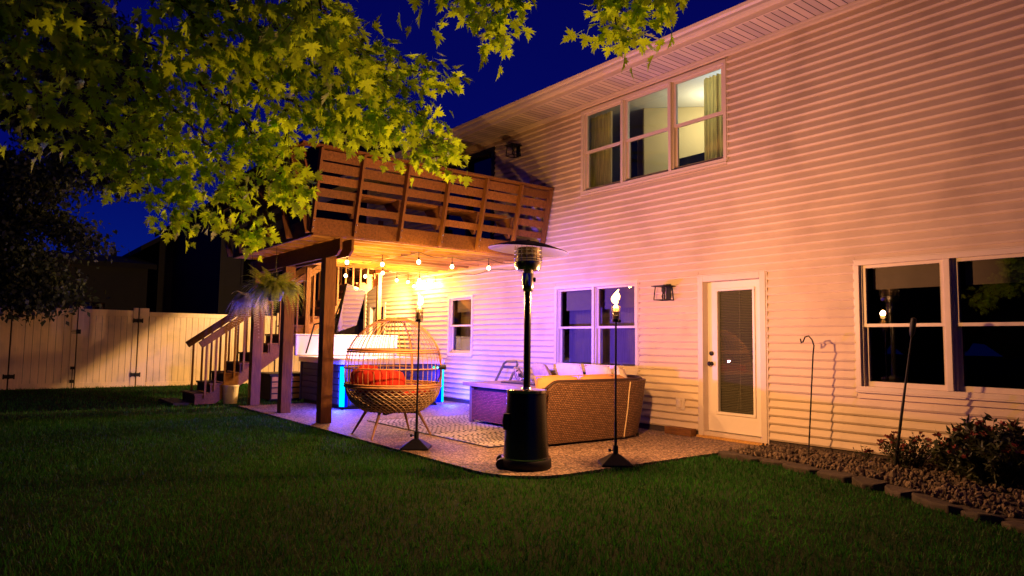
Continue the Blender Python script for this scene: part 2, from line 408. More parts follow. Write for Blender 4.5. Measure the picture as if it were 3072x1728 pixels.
# openings: x0, x1, z0, z1
OP = [(-8.53, -5.62, 3.70, 5.15), (-9.18, -7.24, .73, 2.17), (-12.67, -11.72, .89, 2.15), (-6.12, -5.06, -.2, 2.15), (-3.92, -1.98, .69, 2.18),
      (-13.0, -11.04, 2.9, 5.10), (-16.5, -15.57, -.2, 2.13)]
mb = MB(); nc = int(math.ceil(WZ / E_)) + 1
PR = .030
for k in range(-1 if False else 0, nc):
    za = k * E_; zb = min(WZ + .04, za + E_)
    yf = lambda z: -PR * (1 - (z - za) / E_)
    bx_ = sorted({WX0, WX1} | {x for o_ in OP for x in o_[:2] if o_[2] < zb and o_[3] > za})
    for a, b_ in zip(bx_, bx_[1:]):
        xm_ = (a + b_) / 2; free = [(za, zb)]
        for o_ in OP:
            if o_[0] < xm_ < o_[1] and o_[2] < zb and o_[3] > za:
                free = [q for z0, z1 in free for q in ((z0, min(z1, o_[2])), (max(z0, o_[3]), z1)) if q[1] - q[0] > 1e-4]
        for z0, z1 in free:
            if z0 == za and z1 == zb and zb > za + .05:
                zl_ = za + .022
                mb.add([(a, -PR * .62, za), (b_, -PR * .62, za), (b_, -PR, zl_), (a, -PR, zl_)], [(0, 1, 2, 3)])
                mb.add([(a, -PR, zl_), (b_, -PR, zl_), (b_, yf(z1), z1), (a, yf(z1), z1)], [(0, 1, 2, 3)])
            else: mb.add([(a, yf(z0), z0), (b_, yf(z0), z0), (b_, yf(z1), z1), (a, yf(z1), z1)], [(0, 1, 2, 3)])
            if z0 == za: mb.add([(a, .004, za), (b_, .004, za), (b_, -PR * .62, za), (a, -PR * .62, za)], [(0, 1, 2, 3)])
for k in range(nc):
    za = k * E_; x_ = WX0 + 1.5 + (k * 1.37) % 3.3
    while x_ < WX1 - .5:
        if not any(o_[0] - .05 < x_ < o_[1] + .05 and o_[2] - .02 < za + E_ and o_[3] + .02 > za for o_ in OP) and za + E_ < WZ:
            mb.add([(x_, -PR * .62 - .002, za - .001), (x_ + .03, -PR * .62 - .0005, za - .001), (x_ + .03, -PR - .0005, za + .022), (x_, -PR - .002, za + .022), (x_, -.003, za + E_ - .002), (x_ + .03, -.0015, za + E_ - .002), (x_, -PR * .5, za), (x_, 0, za + E_ - .002)], [(0, 1, 2, 3), (3, 2, 5, 4), (0, 3, 4, 7, 6)])
        x_ += 3.3 + .4 * math.sin(k * 2.3)
wall = mb.build('siding_wall', M['siding'], house)
mb = MB(); mb.box(WX0, WX1, .0, .12, -.3, -.002); mb.box(WX0 - .1, WX0, -.02, 9, -.3, 5.3); mb.box(WX0 - .1, WX1, 9, 9.2, -.3, 5.3); mb.box(WX1, WX1 + .1, -.02, 9, -.3, 5.3)
mb.build('foundation', M['mulch'], house)
# frieze / soffit / fascia / gutter / roof
mb = MB(); mb.box(WX0 - .3, WX1, -.030, -.001, 5.20, 5.262); mb.box(WX0 - .3, WX1, -.045, -.031, 5.235, 5.262); mb.build('frieze', M['trim'], house)
SZ = 5.265
mb = MB(); mv = MB(); xx = -4.1 - .4 * 40; i = 0
while xx < WX1:
    # one soffit panel: two solid strips, two vented strips, grooves between
    for q in range(4):
        a = xx + q * .1; b_ = a + .088
        (mb if q < 2 else mv).add([(a, -.60, SZ), (b_, -.60, SZ), (b_, -.02, SZ), (a, -.02, SZ)], [(0, 3, 2, 1)])
    xx += .4
mb.build('soffit_panel', M['soffit'], house)
vm = mat('soffit_vent', (.40, .33, .28), .7); n = vm.node_tree.nodes; L = vm.node_tree.links; b = n['Principled BSDF']
t = n.new('ShaderNodeTexCoord'); wv = n.new('ShaderNodeTexVoronoi'); wv.inputs['Scale'].default_value = 70; wv.inputs['Randomness'].default_value = .15
L.new(t.outputs['Object'], wv.inputs['Vector']); c = n.new('ShaderNodeValToRGB'); c.color_ramp.elements[0].color = (.03, .02, .02, 1); c.color_ramp.elements[1].color = (.46, .39, .33, 1)
c.color_ramp.elements[0].position = .25; c.color_ramp.elements[1].position = .4; L.new(wv.outputs['Distance'], c.inputs[0]); L.new(c.outputs[0], b.inputs['Base Color'])
mv.build('soffit_vent', vm, house)
mb = MB(); mb.box(WX0 - .3, WX1, -.60, 0, SZ + .012, SZ + .03); mb.build('soffit_back', M['dark'], house)
mb = MB(); mb.box(WX0 - .35, WX1, -.625, -.601, SZ - .03, SZ + .17); mb.build('fascia', M['trim'], house)
mb = MB(); gp = [(-.626, 5.30), (-.70, 5.30), (-.715, 5.325), (-.72, 5.36), (-.745, 5.385), (-.76, 5.42), (-.75, 5.43), (-.626, 5.43)]
mb.prism(gp, 0, WX0 - .35, WX1); mb.build('gutter', M['trim'], house)
mb = MB(); mb.prism([(-.66, 5.44), (-.66, 5.47), (4.5, 7.9), (9.5, 5.5), (9.5, 5.44), (4.5, 7.8)], 0, WX0 - .4, WX1 + .3); mb.build('roof', M['roofdark'], house)

def window(units, z0, z1, name='window', dark=True, shade=.4, tilt=0., extra=None):
    x0 = units[0][0]; x1 = units[-1][1]; t_ = .055
    fr = MB()
    yo = -.034
    fr.box(x0, x1, yo, .06, z1 - t_, z1); fr.box(x0, x1, yo, .06, z0, z0 + t_)
    fr.box(x0, x0 + t_, yo, .06, z0 + t_, z1 - t_); fr.box(x1 - t_, x1, yo, .06, z0 + t_, z1 - t_)
    # outer drip and channel lines
    fr.box(x0 - .018, x1 + .018, -.022, -.001, z1, z1 + .016); fr.box(x0 - .018, x0, -.022, -.001, z0 - .016, z1); fr.box(x1, x1 + .018, -.022, -.001, z0 - .016, z1)
    fr.box(x0, x1, -.045, -.001, z0 - .018, z0)
    for (a, b_), (c_, d_) in zip(units, units[1:]): fr.box(b_, c_, yo - .008, .06, z0 + t_, z1 - t_)
    w_ = fr.build(name, M['trim'], house, bevel=.004)
    zm = (z0 + z1) / 2
    for j, (a, b_) in enumerate(units):
        a2 = a + (t_ if j == 0 else 0); b2 = b_ - (t_ if j == len(units) - 1 else 0); s = .035
        u = MB()
        # jamb liner
        u.box(a2, a2 + .02, .0, .10, z0 + t_, z1 - t_); u.box(b2 - .02, b2, .0, .10, z0 + t_, z1 - t_)
        a3 = a2 + .02; b3 = b2 - .02; zt = z1 - t_; zl = z0 + t_
        u.box(a3, b3, .015, .045, zt - s, zt); u.box(a3, b3, .012, .045, zm - .018, zm + .018); u.box(a3, a3 + s, .015, .045, zm + .018, zt - s); u.box(b3 - s, b3, .015, .045, zm + .018, zt - s)
        u.box(a3, b3, .05, .085, zl, zl + s * 1.6); u.box(a3, b3, .05, .085, zm - .018, zm + .016); u.box(a3, a3 + s, .05, .085, zl + s * 1.6, zm - .018); u.box(b3 - s, b3, .05, .085, zl + s * 1.6, zm - .018)
        u.build('sash', M['trim'], w_)
        g = MB()
        for (p, q, r_, y_) in ((a3 + s, b3 - s, (zm + .018, zt - s), .03), (a3 + s, b3 - s, (zl + s * 1.6, zm - .018), .066)):
            dy = math.tan(tilt) * (q - p) / 2
            g.add([(p, y_ - dy, r_[0]), (q, y_ + dy, r_[0]), (q, y_ + dy, r_[1]), (p, y_ - dy, r_[1])], [(0, 1, 2, 3)])
        g.build('pane', M['darkglass'] if dark else M['glass'], w_)
        if shade:
            g = MB(); g.box(a3 + s + .03, b3 - .02, .13, .135, zt - (zt - zl) * shade * .5, zt); g.build('roller_shade', M['shade'], w_)
    return w_
mw = window([(-9.18, -8.24), (-8.19, -7.24)], .73, 2.17, shade=.55)
swn = window([(-12.67, -11.72)], .89, 2.15, shade=.5)
rw = window([(-3.92, -2.98), (-2.92, -1.98)], .69, 2.18, shade=.4, tilt=math.radians(-3.0))
uw = window([(-8.53, -7.60), (-7.55, -6.63), (-6.58, -5.62)], 3.70, 5.15, dark=False, shade=0)
for o_ in (mw,): o_['label'] = 'twin double-hung window behind the sofa'
swn['label'] = 'narrow single window beside the hot tub'; rw['label'] = 'dark twin window right of the glazed door'; uw['label'] = 'lit triple window of the upper floor'
# dark rooms behind the lower windows
mb = MB(); mb.box(-16.6, 3.9, .145, .16, -.1, .60)
def shell_box(mb, x0, x1, y0, y1, z0, z1):
    mb.add([(x0, y0, z0), (x1, y0, z0), (x1, y1, z0), (x0, y1, z0), (x0, y0, z1), (x1, y0, z1), (x1, y1, z1), (x0, y1, z1)],
           [(0, 1, 2, 3), (4, 7, 6, 5), (1, 5, 6, 2), (2, 6, 7, 3), (3, 7, 4, 0)])
mb = MB(); shell_box(mb, -16.6, 3.9, .15, 4.0, -.1, 2.6); mb.build('lower_room', M['dark'], house)
ib_ = mat('inner_blind', (.46, .37, .36), .9, var=.2, stretch=(9, 1, .5), vscale=5)
mb = MB(); mb.box(-9.15, -7.27, .30, .32, .7, 2.2); mb.build('inner_blind', ib_, house); mb = MB(); mb.box(-12.65, -11.74, .30, .32, .85, 2.2); mb.build('inner_blind', ib_, house)
# glazed door
dr = MB(); x0, x1, z1 = -6.12, -5.06, 2.15
dr.box(x0, x0 + .085, -.04, .12, -.10, z1); dr.box(x1 - .085, x1, -.04, .12, -.10, z1); dr.box(x0 + .085, x1 - .085, -.04, .12, z1 - .085, z1)
dr.box(x0 - .02, x1 + .02, -.03, -.001, z1, z1 + .018); dr.box(x1, x1 + .02, -.03, -.001, -.1, z1)
dr.box(x0 + .085, x1 - .085, -.03, .14, -.05, .0)
door = dr.build('door_frame', M['trim'], house, bevel=.006)
a, b_ = x0 + .087, x1 - .087; gx0, gx1, gz0, gz1 = a + .17, b_ - .17, .28, 1.93
lf = MB(); yy0, yy1 = .075, .12
lf.box(a, gx0, yy0, yy1, .012, z1 - .09); lf.box(gx1, b_, yy0, yy1, .012, z1 - .09); lf.box(gx0, gx1, yy0, yy1, .012, gz0); lf.box(gx0, gx1, yy0, yy1, gz1, z1 - .09)
leaf_ = lf.build('door', M['door'], house)
gm = MB(); m_ = .035
for (p, q, r_, s__) in ((gx0 - m_, gx1 + m_, gz1, gz1 + m_), (gx0 - m_, gx1 + m_, gz0 - m_, gz0), (gx0 - m_, gx0, gz0, gz1), (gx1, gx1 + m_, gz0, gz1)): gm.box(p, q, yy0 - .018, yy0 - .001, r_, s__)
gm.build('glazing_bead', M['door'], leaf_, bevel=.006)
g = MB(); g.add([(gx0, .09, gz0), (gx1, .09, gz0), (gx1, .09, gz1), (gx0, .09, gz1)], [(0, 1, 2, 3)]); g.build('pane', M['glass'], leaf_); g = MB(); g.box(gx0, gx1, .135, .14, gz0, gz1); g.build('backing', mat('door_backing', (.10, .085, .05), .9), leaf_)
bl = MB(); z = gz0
while z < gz1: bl.bar((gx0 + .01, .105, z), (gx1 - .01, .105, z), .018, .002, (0, .4, 1)); z += .022
bl.tube([(gx0 + .33, .098, gz0 + .05), (gx0 + .33, .098, gz1)], .0025, 5); bl.build('blind', mat('blind_slat', (.24, .20, .11), .6), leaf_)
kn = MB(); kn.lathe([(.0, 0), (.028, .0), (.030, .01), (.012, .018), (.012, .04), (.028, .05), (.032, .065), (.022, .078), (.0, .08)], n=16)
def orient(mbx, R_, t_): mbx.v = [tuple(R_ @ np.array(p) + np.array(t_)) for p in mbx.v]; return mbx
orient(kn, rotm(PI / 2, 0, 0), (a + .065, .075, .93)).build('knob', M['black'], leaf_, smooth='auto')
kn = MB(); kn.lathe([(.0, 0), (.031, .0), (.031, .02), (.02, .028), (0, .028)], n=16); orient(kn, rotm(PI / 2, 0, 0), (a + .065, .075, 1.07)).build('deadbolt', M['black'], leaf_, smooth='auto')
th_ = MB(); th_.box(x0 - .01, x1 + .01, -.07, -.0, -.16, -.05); th_.build('threshold', M['joist'], house)
# door and glazing at the far end
d2 = MB(); d2.box(-16.5, -16.4, -.03, .1, -.1, 2.13); d2.box(-15.67, -15.57, -.03, .1, -.1, 2.13); d2.box(-16.4, -15.67, -.03, .1, 2.03, 2.13); d2.box(-16.4, -15.67, .06, .1, -.1, .3)
fd = d2.build('back_door', M['trim'], house); g = MB(); g.box(-16.4, -15.67, .05, .055, .3, 2.03); g.build('pane', M['darkglass'], fd)
# upper patio door on the deck
d3 = MB(); d3.box(-13.0, -11.04, -.03, .10, 5.0, 5.10); d3.box(-11.14, -11.04, -.04, .1, 2.9, 5.0); d3.box(-13.0, -12.9, -.04, .1, 2.9, 5.0); d3.box(-12.07, -11.97, -.02, .1, 2.9, 5.0)
ud = d3.build('patio_door', M['black'], house)
g = MB(); g.box(-12.9, -12.07, .03, .035, 2.95, 5.0); g.box(-11.97, -11.14, .05, .055, 2.95, 5.0); g.build('pane', M['darkglass'], ud)
g = MB(); g.box(-12.85, -12.1, .09, .10, 2.95, 4.66); g.box(-11.93, -11.16, .09, .10, 2.95, 4.66); g.build('blind', emit('lit_door_blind', (.80, .76, .84), .34), ud)  # blind emits in place of room light shining through it
# white vinyl J-trims: corner post
mb = MB(); mb.box(WX0 - .06, WX0 + .04, -.035, .05, -.02, 5.2); mb.build('corner_trim', M['trim'], house)
# lit upper room
rm = MB(); rm.box(-12.6, -5.3, 5.19, 5.2, 2.95, 5.40); rm.box(-12.6, -12.55, .15, 5.19, 2.95, 5.4); rm.box(-5.35, -5.3, .15, 5.19, 2.95, 5.4); rm.prism([(-8.20, 1.20), (-5.36, 4.10), (-5.36, 4.30), (-8.32, 1.30)], 2, 2.95, 5.395)
rm.box(-10.98, -10.88, .13, 2.2, 2.95, 5.4)
room = rm.build('upper_room', M['roomwall'], house)
c_ = MB(); c_.box(-12.6, -5.3, .15, 5.2, 5.40, 5.43); c_.build('ceiling', M['ceiling'], room)
c_ = MB(); c_.box(-12.6, -5.3, .15, 5.2, 2.90, 2.95); c_.build('floor', M['floorw'], room)
cl = MB(); cl.lathe([(.0, -.05), (.14, -.04), (.18, -.01), (.18, 0)], (-10.2, 3.2, 5.395), 20); cl.build('ceiling_light', emit('ceiling_light_glow', (1, .9, .66), 6.0), room)
lamp('room_lamp', 'POINT', (-7.0, 1.5, 4.95), 26, (1.0, .82, .50), house, radius=.12)
lamp('room_lamp_cool', 'POINT', (-6.3, .8, 4.9), 9, (.75, .88, 1.0), house, radius=.15)
def curtain(x0, x1, name_label):
    mb = MB(); nn = 60; top = 5.12; bot = 3.05; vs = []; 
    for k in range(nn + 1):
        u = k / nn; x = x0 + (x1 - x0) * u; y = .30 + .035 * math.sin(u * 2 * PI * 7) + .01 * math.sin(u * 31)
        vs += [(x, y, top), (x + .01 * math.sin(u * 20), y * 1.0 + .02 * math.sin(u * 17), bot)]
    mb.add(vs, [(2 * k, 2 * k + 1, 2 * k + 3, 2 * k + 2) for k in range(nn)])
    return tag(mb.build('curtain', M['curtain'], smooth=True, origin=((x0 + x1) / 2, .3, bot)), name_label, 'curtain', 'curtains of the lit upper window')
curtain(on(1772, 450, 1, .3)[0], on(1838, 420, 1, .3)[0], 'pale gathered curtain at the left end of the lit upper window')
curtain(on(2112, 300, 1, .3)[0], on(2195, 300, 1, .3)[0], 'dark striped curtain at the right end of the lit upper window')
mon = thing('monitor', 'black screen standing on a table behind the lit upper window', 'monitor', (-6.7, .9, 3.6))
mb = MB(); mb.box(-7.35, -6.35, .90, .94, 3.72, 4.22); mb.build('screen', M['screen'], mon, bevel=.006)
mb = MB(); mb.box(-6.9, -6.8, .93, .97, 3.62, 3.9); mb.box(-7.0, -6.7, .85, 1.05, 3.60, 3.62); mb.build('stand', M['black'], mon)
tb = thing('side_table', 'dark table carrying the black screen behind the lit upper window', 'table', (-6.7, 1, 2.95))
mb = MB(); mb.box(-7.5, -6.0, .7, 1.3, 3.56, 3.6); mb.build('table_top', M['darkmetal'], tb)
for a_, c_ in ((-7.45, .75), (-6.05, .75), (-7.45, 1.25), (-6.05, 1.25)): mb = MB(); mb.box(a_ - .02, a_ + .02, c_ - .02, c_ + .02, 2.95, 3.56); mb.build('leg', M['darkmetal'], tb)
bk = thing('cabinet', 'tall dark cabinet inside the room behind the middle lit window', 'cabinet', (-8.5, 1.45, 2.95))
mb = MB(); cx_ = on(1903, 450, 1, 1.35)[0]; mb.box(cx_ - .1, cx_ + .1, 1.3, 1.6, 2.95, 4.98); mb.build('carcass', M['screen'], bk, bevel=.01)
mb = MB(); mb.box(cx_ + .102, cx_ + .118, 1.32, 1.58, 3.0, 4.94); mb.build('door', M['floorw'], bk)

# ---------------------------------------------------------------- wall lanterns
def lantern(x, z, label):
    t_ = thing('wall_lantern', label, 'wall lantern', (x, -.02, z), group='black wall lanterns')
    mb = MB(); mb.box(x - .045, x + .045, -.035, -.018, z - .10, z + .13); mb.box(x - .012, x + .012, -.14, -.035, z + .095, z + .115)
    mb.build('bracket', M['black'], t_, bevel=.003)
    mb = MB(); mb.box(x - .13, x + .13, -.27, -.03, z + .085, z + .095); mb.build('cap', M['black'], t_)
    mb = MB(); c0 = [(x - .085, -.225), (x + .085, -.225), (x + .085, -.06), (x - .085, -.06)]; c1 = [(x - .10, -.24), (x + .10, -.24), (x + .10, -.045), (x - .10, -.045)]
    for (p, q), (r_, s__) in zip(c0, c1): mb.bar((p, q, z + .085), (r_, s__, z - .11), .012, .012, (0, 1, 0))
    for k in range(4):
        p = c1[k]; q = c1[(k + 1) % 4]; mb.bar((*p, z - .11), (*q, z - .11), .012, .012)
    mb.build('cage', M['black'], t_)
    mb = MB(); mb.lathe([(.012, .08), (.03, .07), (.032, .02), (.02, 0), (.012, -.02)], (x, -.145, z), 12); mb.build('socket', M['black'], t_, smooth='auto')
    mb = MB(); mb.lathe([(.001, -.09), (.022, -.08), (.03, -.05), (.018, -.01), (.012, .0)], (x, -.145, z - .005), 12); mb.build('bulb', M['glass'], t_, smooth=True)
lantern(-6.64, 1.94, 'black open-cage wall lantern between the twin window and the glazed door')
lantern(-10.28, 4.83, 'black open-cage wall lantern beside the upper patio door')
# outlet cover, wood block by the door, flood lamp
ob_ = thing('outlet_cover', 'beige weatherproof outlet cover on the siding beside the glazed door', 'outlet cover', (-6.43, -.02, .34))
mb = MB(); mb.box(-6.52, -6.36, -.03, -.012, .26, .43); mb.build('plate', M['trim'], ob_, bevel=.006)
mb = MB(); mb.box(-6.475, -6.415, -.055, -.031, .29, .40); mb.build('lid', M['trim'], ob_, bevel=.006)
mb = MB(); mb.box(-6.62, -6.16, -.16, -.03, GZ, .02); tag(mb.build('wood_block', M['woodx'], origin=(-6.4, -.1, GZ), bevel=.006), 'dark timber block lying against the wall beside the door', 'timber block')
# ================================================================ deck
deck = thing('wooden_deck', 'raised red stained wooden deck with leaning slatted railing on posts', 'deck', (-11.6, -2.1, 0))
DX0, DX1, DY = -13.55, -9.6, -4.28
def dpart(mb, name, m, p=None, **k): return mb.build(name, m, p or deck, **k)
# posts with footing
for px_ in (-13.66, -12.0, -10.26):
    mb = MB(); mb.box(px_ - .09, px_ + .09, -3.75 - .09, -3.75 + .09, GZ, 2.45); mb.box(px_ - .09, px_ + .09, -3.79, -3.66, 2.45, 2.70)
    o = dpart(mb, 'post', M['woodz'], bevel=.006)
# beam of two boards with chamfered end
mb = MB()
for y0, y1 in ((-3.84, -3.80), (-3.655, -3.615)):
    mb.prism([(-13.95, 2.70), (-13.95, 2.52), (-13.88, 2.45), (-9.78, 2.45), (-9.66, 2.53), (-9.66, 2.70)], 1, y0, y1)
dpart(mb, 'beam', M['wood'], bevel=.003)
mb = MB(); x = DX0 + .05
while x < DX1 - .1: mb.box(x - .019, x + .019, DY + .04, -.05, 2.702, 2.905); x += .40
for k in range(9): x = DX0 + .05 + .4 * k; mb.box(x + .02, x + .38, -2.05 - .03 * (k % 2), -2.01 - .03 * (k % 2), 2.71, 2.90)
dpart(mb, 'joist', M['joist'])
mb = MB(); mb.box(DX0, DX1 - .04, -.045, -.018, 2.69, 2.93); dpart(mb, 'ledger', M['joist'])
mb = MB(); mb.box(DX1 - .04, DX1, DY, -.02, 2.70, 2.955); mb.box(DX0, DX1 - .04, DY, DY + .04, 2.70, 2.955); mb.box(DX0, DX0 + .04, DY + .04, -1.3, 2.70, 2.955)
dpart(mb, 'rim_board', M['woodx'], bevel=.003)
mb = MB(); y = DY + .03
while y < -.1: mb.box(DX0 - .02, DX1 - .005, y, y + .136, 2.956, 2.986) if False else mb.box(DX0 - .02, DX1 - .045, y, y + .134, 2.908, 2.946); y += .142
dpart(mb, 'deck_board', M['wood'])
# leaning railing, right side (perpendicular to the wall)
ZB, ZT = 2.72, 3.90
def rx(z): return DX1 + .012 + (z - 2.72) / (3.90 - 2.72) * .30
py_ = [-4.33, -3.68, -2.93, -2.19, -1.46, -.73, -.07]
for y in py_:
    mb = MB(); mb.bar((rx(ZB) + .05, y, ZB), (rx(ZT) + .03, y, ZT), .038, .10, (1, 0, .25)); dpart(mb, 'rail_post', M['woodz'], bevel=.003)
slats = [(3.745, 3.885), (3.585, 3.725), (3.425, 3.545), (3.055, 3.165)]
mb = MB()
for z0, z1 in slats:
    zc = (z0 + z1) / 2
    for ya, yb in zip(py_, py_[1:]): mb.bar((rx(zc) - .028, ya + .0, zc), (rx(zc) - .028, yb - .006, zc), .026, (z1 - z0), (.25, 0, 1))
for ya, yb in ((py_[0], py_[1]), (py_[5], py_[6])): mb.bar((rx(3.31) - .028, ya, 3.30), (rx(3.31) - .028, yb, 3.30), .026, .12, (.25, 0, 1))
dpart(mb, 'rail_slat', M['woodx'], bevel=.002)
mb = MB(); mb.bar((rx(ZT) + .0, -4.62, 3.918), (rx(ZT) + .0, -.03, 3.918), .14, .034); dpart(mb, 'top_rail', M['woodx'], bevel=.003)
# front railing leaning outwards
def ry(z): return DY - .012 - (z - 2.72) / (3.90 - 2.72) * .30
xs_ = [-13.5, -12.75, -12.0, -11.2, -10.4, -9.62]
for x in xs_: mb = MB(); mb.bar((x, ry(ZB) - .05, ZB), (x, ry(ZT) - .03, ZT), .038, .10, (0, -1, .25)); dpart(mb, 'rail_post', M['woodz'], bevel=.003)
mb = MB()
for z0, z1 in slats + [(3.24, 3.36)]:
    zc = (z0 + z1) / 2; mb.bar((-13.52, ry(zc) + .028, zc), (rx(zc) - .03, ry(zc) + .028, zc), .026, z1 - z0, (0, -.25, 1))
dpart(mb, 'rail_slat', M['wood'], bevel=.002)
mb = MB(); mb.bar((-13.6, ry(ZT), 3.918), (rx(ZT) - .07, ry(ZT), 3.918), .14, .034); dpart(mb, 'top_rail', M['wood'], bevel=.003)
# built-in bench behind the railing
mb = MB()
for k in range(3): mb.box(DX1 - .44 + k * .15, DX1 - .30 + k * .15, -3.6, -.78, 3.36, 3.395)
dpart(mb, 'bench_seat', M['woodx'], bevel=.002)
for y in py_[1:6]:
    mb = MB(); mb.prism([(DX1 - .42, 3.355), (DX1 + .1, 3.355), (DX1 - .02, 3.0), (DX1 - .06, 3.0)], 1, y - .02, y + .02); dpart(mb, 'bench_bracket', M['woodx'])
mb = MB(); mb.box(DX1 - .001, DX1 + .026, DY, -.02, 2.715, 2.945); 
dpart(mb, 'fascia_board', M['woodx'], bevel=.003)
mb = MB()
for y in py_:
    for z in (2.78, 2.88): mb.lathe([(.012, 0), (.012, .008), (0, .01)], (0, 0, 0), 8); n_ = len(mb.v); mb.v[-24:] = [(rx(z) + .1 + p[2], y + p[0], z + p[1]) for p in mb.v[-24:]]
dpart(mb, 'bolt', M['steel'])

# ---------------------------------------------------------------- stairs
st = thing('deck_stairs', 'wooden stairs with baluster handrails climbing to the raised deck', 'stairs', (-14.7, -4.6, GZ))
SX0, SX1 = -15.25, -14.25; RUN, RISE, NS = .27, .195, 14; SY = -4.72
def zl(y): return GZ + (y - SY) / RUN * RISE + RISE   # nosing line
mb = MB()
for xq in (SX0, SX1 - .04):
    mb = MB(); pts_ = [(SY + .05, GZ)]
    for k in range(NS): pts_ += [(SY + .05 + k * RUN, GZ + (k + 1) * RISE - .03), (SY + .05 + (k + 1) * RUN, GZ + (k + 1) * RISE - .03)]
    yt = SY + .05 + NS * RUN; pts_ += [(yt, zl(yt) - .42), (SY + .42, GZ)]
    mb.prism(pts_, 0, xq, xq + .04); mb.build('stringer', M['woodx'], st)
for k in range(NS): mb = MB(); y = SY + .03 + k * RUN; z = GZ + (k + 1) * RISE; mb.box(SX0 - .02, SX1 + .02, y, y + .29, z - .028, z + .008); mb.build('tread', M['wood'], st, bevel=.003)
mb = MB()
for k in range(NS): y = SY + .07 + k * RUN; z = GZ + k * RISE; mb.box(SX0 + .04, SX1 - .04, y, y + .02, z + .01, z + RISE - .03)
mb.build('riser', mat('riser_dark', (.06, .03, .02), .8), st)
yt = SY + NS * RUN
for xq in (SX1 - .0, SX0 - .045):
    mb = MB(); mb.bar((xq + .02, SY + .10, zl(SY + .1) + .86), (xq + .02, yt, zl(yt) + .86), .045, .13); mb.build('handrail', M['woodx'], st, bevel=.004)
    y = SY + .22
    while y < yt - .05:
        mb = MB(); mb.box(xq + .006, xq + .040, y - .018, y + .018, zl(y) - .24, zl(y) + .82); y += .175; mb.build('baluster', M['woodz'], st)
for y in (-2.55, -.9): mb = MB(); mb.box(SX1 + .0, SX1 + .09, y - .045, y + .045, GZ if y > -1 else zl(y) - .5, zl(y) + 1.02); mb.build('newel_post', M['woodz'], st, bevel=.004)
mb = MB(); mb.box(SX0, DX0, -.95, -.05, 2.86, 2.90); mb.box(SX0, DX0, -1.0, -.96, 2.68, 2.90); mb.build('landing', M['joist'], st)
mb = MB()
for k in range(3): mb.box(SX0 - .4, SX0 + .9, SY - .30 , SY + .02, GZ - .02, GZ + .03) if k == 0 else None
mb.build('bottom_step', M['crate'], st)

# ================================================================ hot tub
tub = thing('hot_tub', 'square hot tub with dark cabinet and glowing blue corner strips', 'hot tub', (-13.0, -1.65, GZ))
TX0, TX1, TY0, TY1 = -14.1, -11.9, -2.75, -.55
def rrect(x0, x1, y0, y1, r, n=5):
    ps = []
    for cx, cy, a0 in ((x1 - r, y0 + r, -PI / 2), (x1 - r, y1 - r, 0), (x0 + r, y1 - r, PI / 2), (x0 + r, y0 + r, PI)):
        ps += [(cx + r * math.cos(a0 + PI / 2 * k / n), cy + r * math.sin(a0 + PI / 2 * k / n)) for k in range(n + 1)]
    return ps
mb = MB(); mb.prism(rrect(TX0 + .06, TX1 - .06, TY0 + .06, TY1 - .06, .08), 2, GZ + .06, .73); mb.build('cabinet_core', M['tubcab'], tub, smooth='auto')
mb = MB()
for k in range(6):
    z0 = GZ + .08 + k * .122; mb.box(TX1 - .06, TX1 - .03, TY0 + .20, TY1 - .20, z0, z0 + .112); mb.box(TX0 + .2, TX1 - .2, TY0 + .03, TY0 + .06, z0, z0 + .112); mb.box(TX0 + .2, TX1 - .2, TY1 - .06, TY1 - .03, z0, z0 + .112)
mb.build('side_panel', M['tubcab'], tub, bevel=.008)
mb = MB(); mb.prism(rrect(TX0 + .1, TX1 - .1, TY0 + .1, TY1 - .1, .06), 2, GZ, GZ + .06); mb.build('base', M['black'], tub)
shl = MB(); ro = rrect(TX0 - .02, TX1 + .02, TY0 - .02, TY1 + .02, .14); ri = rrect(TX0 + .22, TX1 - .22, TY0 + .22, TY1 - .22, .25); rb = rrect(TX0 + .4, TX1 - .4, TY0 + .4, TY1 - .4, .25); nn = len(ro)
vs = [(a_, c_, .74) for a_, c_ in ro] + [(a_, c_, .82) for a_, c_ in ro] + [((a_ * .985 + (TX0 + TX1) / 2 * .015), (c_ * .985 + (TY0 + TY1) / 2 * .015), .845) for a_, c_ in ro] + [(a_, c_, .85) for a_, c_ in ri] + [(a_, c_, .35) for a_, c_ in rb]
fs = []
for q in range(4): fs += [(q * nn + i, q * nn + (i + 1) % nn, (q + 1) * nn + (i + 1) % nn, (q + 1) * nn + i) for i in range(nn)]
fs.append(tuple(range(4 * nn, 5 * nn)[::-1])); shl.add(vs, fs); shl.build('shell', M['tubshell'], tub, smooth='auto')
mb = MB(); mb.prism(rrect(TX0 + .24, TX1 - .24, TY0 + .24, TY1 - .24, .25), 2, .66, .67); mb.build('water', emit('tub_water_glow', (.06, .12, 1.0), 1.6), tub)
